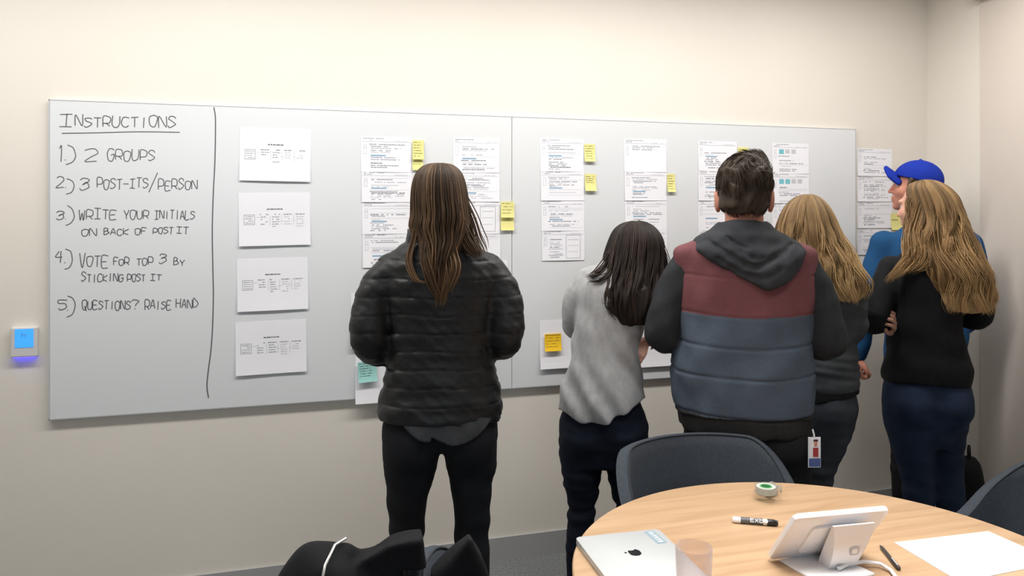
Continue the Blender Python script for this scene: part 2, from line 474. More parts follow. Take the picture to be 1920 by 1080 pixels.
def shoes(p, legs, m=None):
    for pts, rad in legs:
        a = np.array(pts[-1], float); a[2] = 0
        v = Vol(a - (.09, .13, .01), a + (.09, .24, .17), .005)
        v.ell(a + (0, .0, .055), (.042, .055, .055), None, .02); v.ell(a + (0, .09, .035), (.046, .10, .036), None, .03)
        v.ell(a + (0, .055, .02), (.048, .15, .022), None, .02)
        v.tube([a + (0, -.005, .06), a + (0, -.005, .11)], [.05, .047], .02)
        v.cut(lambda X, Y, Z: 0.004 - Z)
        v.build('shoe', m or M_shoe, p.root)

def strand_mesh(paths, rads, tints):
    """three-sided tapering strands; paths (n,m,3)"""
    P = np.asarray(paths); n, m, _ = P.shape
    T = np.gradient(P, axis=1); T /= (np.linalg.norm(T, axis=2, keepdims=True) + 1e-9)
    A = np.cross(T, np.array((0.3, 0.9, 0.1))); A /= (np.linalg.norm(A, axis=2, keepdims=True) + 1e-9); B = np.cross(T, A)
    t = np.linspace(0, 1, m); prof = np.minimum(1, t * 8 + .3) * (1 - .85 * np.clip((t - .55) / .45, 0, 1) ** 1.5)
    r = np.asarray(rads)[:, None, None] * prof[None, :, None]
    V = np.stack([P + (A * math.cos(a) + B * math.sin(a)) * r for a in (0, 2.094, 4.189)], 2).reshape(-1, 3)
    i = (np.arange(n)[:, None] * m + np.arange(m - 1)[None, :]).ravel() * 3
    Q = np.concatenate([np.stack([i + a, i + b, i + 3 + b, i + 3 + a], 1) for a, b in ((0, 1), (1, 2), (2, 0))])
    tn = np.repeat(np.asarray(tints), m * 3)
    return V, Q, tn

def long_hair(p, hull, C, R, m, n=900, seed=0, wave=0.0, wlen=.11, zend=None, spread=112, locks=(), base_t=.22, face=True,
              clumps=60, rad=(.0014, .003), inset=.008, ragged=.10, grad=0.35, e=2.0):
    """hair: a solid under-volume shaped by the hull plus strands that run down the hull from the crown, and extra locks"""
    g = np.random.default_rng(seed)
    H = crom(sorted(hull, reverse=True), 80); H = H[np.argsort(-H[:, 0])]
    zt, zb = H[0, 0], H[-1, 0]
    hull_at = lambda z: [np.interp(z, H[::-1, 0], H[::-1, j]) for j in range(1, 5)]
    lo = np.array([(H[:, 1] - H[:, 3]).min(), (H[:, 2] - H[:, 4]).min(), zb]) - .03
    hi = np.array([(H[:, 1] + H[:, 3]).max(), (H[:, 2] + H[:, 4]).max(), zt]) + .03
    v = Vol(lo, hi, .0045)
    v.loft(hull, .0, e=e, grow=-inset)
    if face:
        Cc = np.array(C)
        v.ell(Cc + R @ np.array((0, .125, -.045)), (.068, .095, .10), R, .02, True)
        v.ell(Cc + R @ np.array((0, .13, -.22)), (.09, .12, .16), R, .03, True)
    v.disp(lambda X, Y, Z: .004 * noise3(X, Y, Z * .12, 150, seed) + .003 * noise3(X, Y, Z * .2, 320, seed + 1))
    V0, Q0 = v.mesh()
    yaw = math.atan2(R[1, 1], R[0, 1])          # direction of the face in the plane
    back = yaw + math.pi
    ca = g.uniform(-1, 1, clumps) * math.radians(spread); cz = g.uniform(0, 1, clumps); cph = g.uniform(0, 6.28, clumps); ct = g.normal(0, .16, clumps)
    m_ = 30; paths = []; rads = []; tints = []
    for i in range(n):
        th = g.uniform(-1, 1) * math.radians(spread)
        c = np.argmin(np.abs(ca - th) + g.uniform(0, .1, clumps))
        ze = zb + (cz[c] ** 1.5) * ragged + g.uniform(0, .05) + .04 * abs(th) / 2
        zs = zt - .0015 - g.uniform(0, .02) * (g.random() < .5)
        t = np.linspace(0, 1, m_) ; z = zs - (zs - ze) * t ** 1.35
        cx, cy, rx, ry = hull_at(z)
        thz = th + (ca[c] - th) * np.clip(t * 1.2 - .2, 0, 1) * .75
        a = back + thz; rho = g.uniform(.93, 1.015)
        ph = cph[c] + g.normal(0, .14); A = wave * np.clip((zt - z - .10) / .12, 0, 1) * g.uniform(.8, 1.15)
        wx = A * np.sin(2 * math.pi * z / wlen + ph); wn = A * .7 * np.cos(2 * math.pi * z / wlen + ph)
        fr = g.normal(0, .004) * t ** 2
        x = cx + rx * rho * np.cos(a) - np.sin(a) * wx + np.cos(a) * (wn + fr)
        y = cy + ry * rho * np.sin(a) + np.cos(a) * wx + np.sin(a) * (wn + fr)
        paths.append(np.stack([x, y, z], 1)); rads.append(g.uniform(*rad)); tints.append(np.clip(.38 + ct[c] + g.normal(0, .09), 0, 1))
    for pts, w0, cnt in locks:
        base = crom(np.asarray(pts, float), m_); tt = np.linspace(0, 1, m_)
        ph0 = g.uniform(0, 6.28); tl = g.normal(.5, .15)
        for i in range(cnt):
            o = g.normal(0, 1, 3) * w0 * (0.5 + np.sin(tt * math.pi * .85) * .7)[:, None] * np.array((1, .5, .6))
            ph = ph0 + g.normal(0, .3); A = wave * np.clip((tt - .15) * 2, 0, 1)
            o[:, 0] += A * np.sin(2 * math.pi * base[:, 2] / wlen + ph); o[:, 1] += .6 * A * np.cos(2 * math.pi * base[:, 2] / wlen + ph)
            paths.append(base + o); rads.append(g.uniform(*rad)); tints.append(np.clip(tl + g.normal(0, .14), 0, 1))
    V1, Q1, t1 = strand_mesh(paths, rads, tints)
    # natural colouring: roots darker than lengths
    f0 = np.clip((zt - V0[:, 2]) / max(zt - zb, .01), 0, 1); f1 = np.clip((zt - V1[:, 2]) / max(zt - zb, .01), 0, 1)
    tint = np.concatenate([np.full(len(V0), base_t) + grad * (f0 - .35), t1 + grad * (f1 - .35)])
    return np_mesh('hair', np.vstack([V0, V1]), np.vstack([Q0, Q1 + len(V0)]), m, p.root, attr=np.clip(tint, 0, 1))

def head_top_rows(C, R): return C
def spot(u, z):
    q = at_depth(u, HZ, z); return (q.x, q.y, 0.0), math.degrees(math.atan2((u - 960), F)) + math.degrees(TH)

# ---- woman in the black quilted jacket
def person_jacket():
    loc, az = spot(820, 2.55)
    p = Person('woman with long straight brown hair in black quilted jacket and black jeans', loc, az, (-.36, -.26, 0), (.36, .36, 1.78))
    top = [(.845, .01, 0, .19, .125), (.90, .01, 0, .206, .137), (1.0, .014, 0, .19, .128), (1.10, .010, 0, .172, .12), (1.2, .01, 0, .176, .122),
           (1.30, .01, 0, .186, .125), (1.37, .01, 0, .185, .115), (1.415, .006, 0, .165, .10), (1.445, .003, .002, .132, .09), (1.463, .002, .002, .105, .085), (1.485, 0, .005, .082, .075)]
    hips = [(.79, .014, 0, .14, .09), (.81, .014, 0, .176, .112), (.84, .014, 0, .182, .118), (.95, .014, 0, .172, .115), (1.02, .014, 0, .15, .105)]
    arms = [([(-.15, 0, 1.358), (-.205, -.012, 1.28), (-.218, -.03, 1.14), (-.165, .09, 1.09), (-.075, .19, 1.13)], [.064, .064, .06, .052, .042]),
            ([(.165, 0, 1.358), (.215, -.012, 1.28), (.222, -.03, 1.15), (.17, .09, 1.105), (.085, .19, 1.14)], [.064, .064, .06, .052, .042])]
    legs = [([(-.085, 0, .84), (-.088, 0, .74), (-.098, .0, .62), (-.105, .005, .46), (-.108, -.01, .30), (-.11, -.02, .09)], [.094, .09, .067, .055, .056, .042]),
            ([(.105, 0, .84), (.112, 0, .74), (.113, .0, .62), (.114, .005, .46), (.12, -.01, .30), (.125, -.02, .09)], [.09, .086, .065, .057, .056, .042])]
    C = (.005, .015, 1.575); R = rot(2, -4, 0)
    body(p, top, hips, arms, legs, (C, R, .96, .4), ([(0, -.005, 1.42), (.003, 0, 1.5), (.004, .005, 1.56)], [.055, .052, .055]),
         [((-.075, .195, 1.13), (.8, .45, .1), (.3, -1, .1), 1, 40), ((.085, .195, 1.14), (-.8, .45, .1), (-.3, -1, .1), -1, 40)])
    v = p.vol(.0045)
    v.loft(top, .02); sleeves(v, arms, .02)
    v.cut(lambda X, Y, Z:   .878 + .008 * np.cos(X * 9) - Z)
    # collar stands open at the left of the neck
    v.loft([(1.45, 0, .005, .10, .085), (1.48, -.005, .005, .096, .085), (1.502, -.008, .01, .092, .085)], .012)
    v.loft([(1.46, 0, .012, .075, .066), (1.53, 0, .015, .08, .07)], .006, sub=True)
    def quilt(X, Y, Z):
        z = Z + .006 * noise3(X, Y, Z, 14, 3) + .003 * noise3(X, Y, Z, 45, 4)
        q = np.abs(np.sin(math.pi * (z - .882) / .0575))
        g = -.0034 * (1 - q) ** 7
        yoke = np.clip((Z - 1.25) * 20, 0, 1) * (np.abs(X) < .15)
        g = g - .0022 * yoke * (1 - np.abs(np.sin(math.pi * (X + .012) / .072))) ** 8
        dg = noise3(X + .7 * Z, Y, Z + .5 * X, 75, 6)
        return g + .0010 * noise3(X, Y, Z, 170, 12) + .0022 * noise3(X * .6, Y * .6, Z * 1.5, 60, 5) + .0028 * np.clip(dg, -.2, 1) * np.exp(-((Z - 1.05) / .2) ** 2)
    v.disp(quilt)
    v.build('jacket', M_blackjacket, p.root)
    # shirt tail below the jacket
    v = p.vol(.0045, lo=(-.26, -.2, .7), hi=(.26, .2, 1.02))
    v.loft([(.74, .018, -.012, .178, .132), (.80, .018, -.012, .184, .135), (.88, .018, -.006, .190, .133), (.97, .014, 0, .165, .115)], .0)
    v.cut(lambda X, Y, Z: np.where(X > -.018, .822 + 5.2 * (X - .055) ** 2, .836 + 6.5 * (X + .022) ** 2) - Z)
    v.disp(lambda X, Y, Z: .003 * noise3(X, Y, Z * .2, 55, 9))
    v.build('shirt_tail', M_greytail, p.root)
    trousers(p, 'jeans', M_blackjean, hips, legs, .99, seed=11, under=False, amp=.005, seat=[((-.07, -.045, .80), (.08, .078, .08)), ((.10, -.045, .80), (.08, .078, .08))])
    shoes(p, legs)
    hull = [(1.722, .005, .005, .012, .015), (1.715, .005, .003, .045, .055), (1.69, .005, .003, .073, .088), (1.65, .005, .002, .087, .105), (1.60, .007, 0, .093, .112), (1.55, .011, -.005, .096, .112),
            (1.51, .008, -.02, .098, .10), (1.47, .012, -.045, .080, .082), (1.43, .008, -.075, .058, .062), (1.38, .004, -.098, .046, .045), (1.34, .004, -.105, .036, .036), (1.30, .005, -.11, .024, .028), (1.28, .008, -.112, .014, .018)]
    locks = [([(.07, -.02, 1.62), (.090, -.03, 1.55), (.103, -.035, 1.49), (.122, -.05, 1.455), (.136, -.07, 1.43)], .013, 110),
             ([(.05, -.06, 1.60), (.075, -.075, 1.50), (.10, -.09, 1.445), (.125, -.10, 1.42)], .011, 60),
             ([(-.05, -.06, 1.6), (-.075, -.08, 1.48), (-.09, -.11, 1.40), (-.07, -.135, 1.345), (-.03, -.14, 1.335)], .004, 14),
             ([(0, -.08, 1.6), (-.03, -.11, 1.45), (-.02, -.14, 1.36), (.015, -.145, 1.28)], .010, 44),
             ([(.02, -.08, 1.6), (.025, -.11, 1.45), (.03, -.14, 1.36), (.012, -.145, 1.27)], .010, 44),
             ([(.03, -.08, 1.6), (.045, -.11, 1.45), (.055, -.14, 1.38), (.035, -.145, 1.31)], .008, 30)]
    long_hair(p, hull, C, R, M_hairbrown, n=1300, seed=2, locks=locks, ragged=.13, clumps=40, wave=.002, grad=.35, rad=(.0011, .0023))

# ---- woman in the grey shirt leaning in
def person_grey():
    loc, az = spot(1128, 2.88)
    p = Person('woman with long dark hair leaning right in heather grey shirt and navy jeans', loc, az, (-.24, -.24, 0), (.38, .42, 1.58))
    top = [(.78, 0, -.004, .15, .125), (.83, 0, -.004, .160, .13), (.90, .005, .0, .150, .124), (1.0, .01, .012, .133, .106), (1.1, .022, .028, .128, .102), (1.2, .042, .05, .14, .106),
           (1.28, .062, .07, .155, .105), (1.33, .078, .085, .145, .092), (1.365, .095, .098, .105, .075), (1.40, .107, .11, .064, .06)]
    hips = [(.62, .007, 0, .12, .09), (.70, .007, 0, .152, .108), (.78, .007, 0, .152, .110), (.86, .007, 0, .135, .10), (.95, .01, .01, .115, .09)]
    arms = [([(-.04, .075, 1.30), (-.090, .065, 1.235), (-.108, .085, 1.15), (-.098, .15, 1.10), (-.03, .3, 1.12)], [.054, .05, .046, .042, .032]),
            ([(.19, .11, 1.27), (.225, .18, 1.18), (.235, .22, 1.09), (.20, .20, 1.055), (.168, .175, 1.045)], [.052, .046, .042, .036, .030])]
    legs = [([(-.072, 0, .76), (-.076, 0, .66), (-.074, .0, .57), (-.074, .005, .45), (-.085, -.01, .30), (-.085, -.02, .09)], [.085, .083, .072, .052, .048, .038]),
            ([(.088, 0, .76), (.09, 0, .66), (.095, .01, .57), (.105, .015, .45), (.11, 0, .30), (.115, -.01, .09)], [.083, .08, .072, .052, .05, .038])]
    C = (.135, .135, 1.405); R = rot(-6, -16, 10)
    body(p, top, hips, arms, legs, (C, R, .93, .4), ([(.10, .095, 1.32), (.118, .11, 1.37), (.13, .12, 1.41)], [.052, .048, .05]),
         [((-.03, .31, 1.12), (.5, .8, .1), (.5, -.5, -.6), 1, 30, .92), ((.160, .165, 1.04), (-.25, -.6, -.25), (-.5, .3, -.8), -1, 28, .92)], inset=.014)
    v = p.vol(.0045)
    v.loft(top, .02); sleeves(v, arms, .010)
    v.cut(lambda X, Y, Z: .795 + .08 * np.clip((X + .02) / .17, 0, 1) ** 1.4 + .035 * np.clip((-X - .03) / .12, 0, 1) ** 1.5 - Z)
    v.cut(lambda X, Y, Z: np.where((X > .13) & (Y > .05) & (Z < 1.12), .195 - X, -1))
    v.ell((.085, .0, 1.385), (.075, .11, .062), None, .008, True)       # wide scooped neckline at the back
    def fold(X, Y, Z):
        d = X * .8 + Z * .55
        return .0075 * noise3(d, Y * .3, 0 * Z, 80, 23) * np.clip((1.22 - Z) / .2, .1, 1) + .004 * noise3(X, Y, Z * .5, 60, 22)
    v.disp(fold)
    v.build('shirt', M_heather, p.root)
    trousers(p, 'jeans', M_navyjean, hips, legs, .94, seed=21, under=False, seat=[((-.06, -.045, .73), (.075, .078, .075)), ((.08, -.045, .73), (.075, .078, .075))])
    shoes(p, legs)
    hull = [(1.526, .135, .12, .012, .015), (1.515, .13, .118, .05, .06), (1.49, .13, .115, .082, .09), (1.45, .131, .11, .103, .108), (1.40, .125, .10, .113, .112), (1.35, .119, .08, .115, .108), (1.30, .11, .045, .118, .095),
            (1.25, .101, .005, .116, .075), (1.2, .101, -.02, .102, .058), (1.16, .108, -.032, .075, .045), (1.135, .112, -.036, .035, .03)]
    locks = [([(.06, .06, 1.45), (.02, .03, 1.37), (-.01, .0, 1.33), (-.05, -.01, 1.315)], .010, 26), ([(.05, .05, 1.42), (.03, .0, 1.34), (.0, -.02, 1.31), (-.04, -.015, 1.30)], .006, 12),
             ([(.22, .08, 1.45), (.235, .07, 1.36), (.228, .05, 1.26), (.205, .02, 1.18)], .012, 40)]
    long_hair(p, hull, C, R, M_hairdark, n=1300, seed=5, locks=locks, ragged=.06, clumps=50, wave=.005, wlen=.16, spread=125, grad=.2, rad=(.0013, .0026))

# ---- man in the two-tone vest
def person_vest():
    loc, az = spot(1393, 2.71)
    p = Person('man with short dark hair in maroon and slate padded vest over dark hoodie', loc, az - 7, (-.40, -.28, 0), (.40, .36, 1.80))
    top = [(.76, .004, 0, .205, .145), (.80, .004, 0, .226, .16), (.84, 0, -.003, .232, .165), (.95, -.006, -.005, .240, .167), (1.08, -.003, -.005, .236, .158), (1.2, .008, 0, .227, .148), (1.30, .008, 0, .234, .142),
           (1.38, .005, 0, .238, .128), (1.425, .004, 0, .232, .112), (1.452, .003, 0, .185, .095), (1.472, .003, 0, .14, .088), (1.50, .002, .005, .085, .078)]
    hips = [(.68, .02, 0, .16, .11), (.74, .02, 0, .205, .135), (.82, .015, 0, .205, .14), (.95, .01, 0, .20, .14), (1.05, .008, 0, .19, .13)]
    arms = [([(-.182, 0, 1.375), (-.226, -.008, 1.30), (-.268, -.015, 1.17), (-.272, .01, 1.115), (-.2, .16, 1.10), (-.06, .235, 1.15)], [.06, .064, .066, .062, .054, .042]),
            ([(.19, 0, 1.375), (.232, -.008, 1.30), (.27, -.015, 1.16), (.274, .01, 1.105), (.2, .16, 1.10), (.06, .215, 1.13)], [.06, .064, .066, .062, .054, .042])]
    legs = [([(-.085, 0, .80), (-.092, 0, .70), (-.098, .0, .58), (-.10, .005, .48), (-.105, -.01, .30), (-.11, -.02, .09)], [.11, .108, .09, .075, .07, .055]),
            ([(.125, 0, .80), (.13, 0, .70), (.128, .0, .58), (.125, .005, .48), (.125, -.01, .30), (.125, -.02, .09)], [.105, .104, .09, .075, .07, .055])]
    C = (.006, .02, 1.60); R = rot(-3, 2, 0)
    body(p, top, hips, arms, legs, (C, R, 1.06), ([(0, -.005, 1.42), (.003, -.005, 1.5), (.004, 0, 1.58)], [.07, .066, .064]),
         [((-.06, .24, 1.15), (.8, .25, .0), (.2, -1, 0), 1, 45), ((.06, .22, 1.13), (-.8, .3, .0), (-.2, -1, 0), -1, 45)], skin=M_skinred, inset=.022)
    # hooded top: sleeves, yoke and the hood lying on the back
    v = p.vol(.0045)
    v.loft([(a, b, c, d - .012, e - .012) for a, b, c, d, e in top[2:]], .02); sleeves(v, arms, .02)
    v.disp(lambda X, Y, Z: .0035 * noise3(X, Y, Z * 1.3, 55, 31))
    ht = v.build('hooded_top', M_charcoal, p.root)
    v = p.vol(.0045, lo=(-.26, -.27, 1.22), hi=(.28, .16, 1.60))
    v.loft([(1.295, .06, -.150, .012, .012), (1.315, .058, -.148, .045, .025), (1.345, .05, -.138, .092, .038), (1.385, .035, -.115, .14, .058), (1.425, .015, -.075, .176, .085), (1.452, .003, -.04, .172, .10), (1.48, .0, -.02, .142, .108),
            (1.497, 0, -.01, .112, .104), (1.518, 0, -.005, .092, .092), (1.528, 0, -.004, .080, .082)], .02, e=2.0)
    v.loft([(1.44, 0, .02, .06, .06), (1.49, 0, .012, .074, .075), (1.56, 0, .008, .08, .083)], .008, e=2.0, sub=True)
    v.cut(lambda X, Y, Z: (Y - .10))
    v.groove([(-.150, 1.478), (-.095, 1.440), (-.052, 1.408), (-.004, 1.380), (.034, 1.383), (.084, 1.410), (.150, 1.452)], .012, .012)
    v.groove([(-.02, 1.43), (.02, 1.405), (.05, 1.408)], .008, .01)
    v.groove([(-.08, 1.49), (-.04, 1.455), (.0, 1.437)], .006, .01)
    v.groove([(-.12, 1.425), (-.06, 1.375), (.0, 1.345), (.05, 1.34), (.10, 1.37)], .006, .014)
    v.disp(lambda X, Y, Z: .005 * noise3(X, Y, Z, 38, 33) + .002 * noise3(X, Y, Z, 90, 34))
    v.build('hood', M_hood, ht)
    # the vest
    v = p.vol(.0045)
    v.loft(top, .02, e=2.6)
    v.loft([(1.40, 0, .03, .05, .05), (1.46, 0, .012, .085, .078), (1.56, 0, .008, .105, .10)], .01, sub=True)
    v.cut(lambda X, Y, Z: .80 - .004 * np.cos(X * 6) - Z)
    def seam(X, Y, Z):
        g = 0
        for z0, a in ((1.215, .003), (1.112, .004), (1.012, .004), (.878, .006), (1.345, .002)):
            zz = z0 - .01 * np.cos(X * 7) + .004 * noise3(X, Y, Z, 16, 40) + (.0 if z0 > 1 else 0)
            g = g - a * np.exp(-((Z - zz) / .0045) ** 2)
        return g + .004 * noise3(X, Y, Z * 1.2, 32, 41) + .0028 * noise3(X, Y, Z * .6, 75, 42) - .006 * (Z < .868) + .0 * X
    v.disp(seam)
    o = v.build('vest', [M_maroon, M_slate, M_rib], p.root)
    me = o.data; n = len(me.polygons); cen = np.empty(n * 3, np.float32); me.polygons.foreach_get('center', cen); cen = cen.reshape(-1, 3)
    lim = cen[:, 2] + .01 * np.cos(cen[:, 0] * 7)
    me.polygons.foreach_set('material_index', np.where(lim > 1.215, 0, np.where(lim > .878, 1, 2)).astype(np.int32))
    tr_ = trousers(p, 'trousers', M_blackpant, hips, legs, 1.0, seed=31, seat=[((-.08, -.05, .76), (.095, .09, .09)), ((.12, -.05, .76), (.095, .09, .09))])
    m = MB(); m.box((.078, -.150, .755), (.009, .004, .016), Matrix.Rotation(math.radians(18), 3, 'Y'), .001); m.build('red_pocket_tab', mat('red_tab', (200, 60, 60), .7), tr_)
    shoes(p, legs)
    # short hair, swirling round the crown
    v = Vol((-.14, -.13, 1.50), (.15, .17, 1.80), .004)
    v.loft([(1.553, .002, -.03, .058, .062), (1.575, .002, -.02, .078, .082), (1.61, .003, -.005, .085, .102), (1.65, .004, .0, .092, .11), (1.69, .006, .002, .092, .112), (1.72, .010, .008, .083, .105), (1.745, .016, .018, .066, .085), (1.762, .022, .025, .042, .06), (1.77, .024, .028, .018, .03)], 0, e=2.1)
    v.ell((.006, .125, 1.60), (.075, .10, .105), None, .01, True)
    for q in (-1, 1): v.ell((q * .10 + .006, .03, 1.595), (.03, .055, .05), None, .006, True)
    v.disp(lambda X, Y, Z: .004 * noise3(X, Y, Z, 110, 51) + .003 * noise3(X + Y, Y - Z, Z + X, 240, 52))
    V0, Q0 = v.mesh()
    g = np.random.default_rng(8); paths = []; rads = []; tints = []
    # strands root on the cap and follow a whorl
    Cn = np.array((.004, .0, 1.655)); sel = g.choice(len(V0), 1500)
    rr = np.array((.094, .111, .118))
    for q in sel:
        a = V0[q].copy(); pts = [a.copy()]
        if a[1] > .05 and a[2] < 1.68: continue
        L = .030 if a[2] > 1.66 else .016
        wh = np.array((.02, -.07, 1.715))
        for k in range(6):
            nrm = unit((a - Cn) / rr ** 2); r = a - wh; t = np.cross(nrm, r)
            up = np.clip((a[2] - 1.65) / .06, 0, 1)
            d = up * (unit(t) * .8 + unit(r) * .5) + (1 - up) * np.array((0, .05, -1.0)); d = d - nrm * d.dot(nrm)
            a = a + unit(d) * L / 5 + nrm * (.0004 + .0006 * up); pts.append(a.copy())
        paths.append(np.array(pts)); rads.append(g.uniform(.0008, .0015)); tints.append(np.clip(g.normal(.55, .16), 0, 1))
    V1, Q1, t1 = strand_mesh(paths, rads, tints)
    np_mesh('hair', np.vstack([V0, V1]), np.vstack([Q0, Q1 + len(V0)]), M_hairshort, p.root, attr=np.concatenate([np.full(len(V0), .45), t1]))
    return p.root

# ---- blond woman half hidden behind the man
def person_sweater():
    loc, az = spot(1535, 3.10)
    p = Person('woman with wavy blond hair in grey sweater, half hidden behind the padded vest', loc, az - 6, (-.27, -.24, 0), (.27, .34, 1.68))
    top = [(.82, 0, 0, .14, .105), (.86, 0, 0, .152, .112), (.95, 0, 0, .152, .112), (1.05, 0, 0, .14, .106), (1.15, 0, 0, .14, .105), (1.25, 0, 0, .152, .108), (1.31, 0, 0, .152, .1), (1.35, -.005, 0, .12, .085), (1.385, -.012, .005, .07, .065)]
    hips = [(.66, -.012, 0, .12, .09), (.74, -.012, 0, .13, .108), (.82, -.006, 0, .134, .108), (.90, 0, 0, .13, .1), (.98, 0, 0, .13, .1)]
    arms = [([(-.14, 0, 1.30), (-.155, -.01, 1.2), (-.16, -.005, 1.09), (-.11, .12, 1.06), (-.03, .2, 1.09)], [.05, .05, .046, .042, .034]),
            ([(.13, 0, 1.30), (.132, -.015, 1.2), (.13, -.01, 1.09), (.10, .12, 1.06), (.03, .2, 1.09)], [.05, .048, .046, .042, .034])]
    legs = [([(-.075, 0, .78), (-.088, 0, .68), (-.105, 0, .56), (-.115, .005, .46), (-.12, -.01, .3), (-.12, -.02, .09)], [.08, .078, .07, .058, .05, .04]),
            ([(.068, 0, .78), (.045, 0, .68), (.01, 0, .56), (-.005, .005, .46), (-.01, -.01, .3), (-.01, -.02, .09)], [.08, .076, .066, .056, .05, .04])]
    C = (-.045, .03, 1.505); R = rot(22, 0, -6)
    body(p, top, hips, arms, legs, (C, R, .95, .3), ([(0, 0, 1.34), (-.02, .005, 1.42), (-.038, .015, 1.49)], [.052, .048, .05]),
         [((-.03, .205, 1.09), (.8, .3, .1), (.2, -1, 0), 1, 40, .92), ((.03, .205, 1.09), (-.8, .3, .1), (-.2, -1, 0), -1, 40, .92)], h=.006, inset=.014)
    v = p.vol(.0055); v.loft(top, .02); sleeves(v, arms, .02)
    v.cut(lambda X, Y, Z: .842 + .10 * X - Z)
    v.disp(lambda X, Y, Z: .004 * noise3(X * .4, Y * .4, Z * 1.2, 60, 61) + .002 * np.exp(-((Z - .95) / .06) ** 2) * np.sin(Z * 190 + 25 * X))
    v.build('sweater', M_sweater, p.root)
    v = p.vol(.0055, lo=(-.2, -.17, .74), hi=(.2, .17, 1.02)); v.loft([(.79, 0, 0, .148, .116), (.86, 0, 0, .15, .112), (.95, 0, 0, .142, .106)], 0)
    v.cut(lambda X, Y, Z: .812 + .22 * X - Z); v.build('undershirt', M_blacktop, p.root)
    trousers(p, 'jeans', M_greyjean, hips, legs, .93, h=.006, seed=62, seat=[((-.065, -.045, .77), (.07, .078, .08)), ((.045, -.045, .77), (.07, .078, .08))])
    shoes(p, legs)
    hull = [(1.632, -.04, .01, .012, .015), (1.62, -.042, .01, .045, .05), (1.59, -.044, .01, .077, .085), (1.55, -.044, .005, .10, .105), (1.50, -.042, 0, .118, .115), (1.45, -.033, -.01, .131, .112), (1.40, -.02, -.025, .138, .102),
            (1.34, .0, -.045, .148, .09), (1.28, .02, -.06, .148, .078), (1.235, .05, -.072, .112, .062), (1.205, .07, -.08, .06, .04)]
    long_hair(p, hull, C, R, M_hairblond, n=1500, seed=7, ragged=.05, clumps=34, wave=.012, wlen=.165, spread=125, grad=.6, base_t=.3, rad=(.001, .0022),
              locks=[([(.05, -.05, 1.5), (.10, -.08, 1.4), (.135, -.10, 1.3), (.15, -.10, 1.23)], .012, 60), ([(.02, -.08, 1.5), (.05, -.11, 1.4), (.09, -.13, 1.3), (.10, -.13, 1.215)], .014, 50),
                     ([(-.13, 0, 1.5), (-.15, -.03, 1.43), (-.15, -.07, 1.36), (-.12, -.10, 1.28)], .014, 40)])

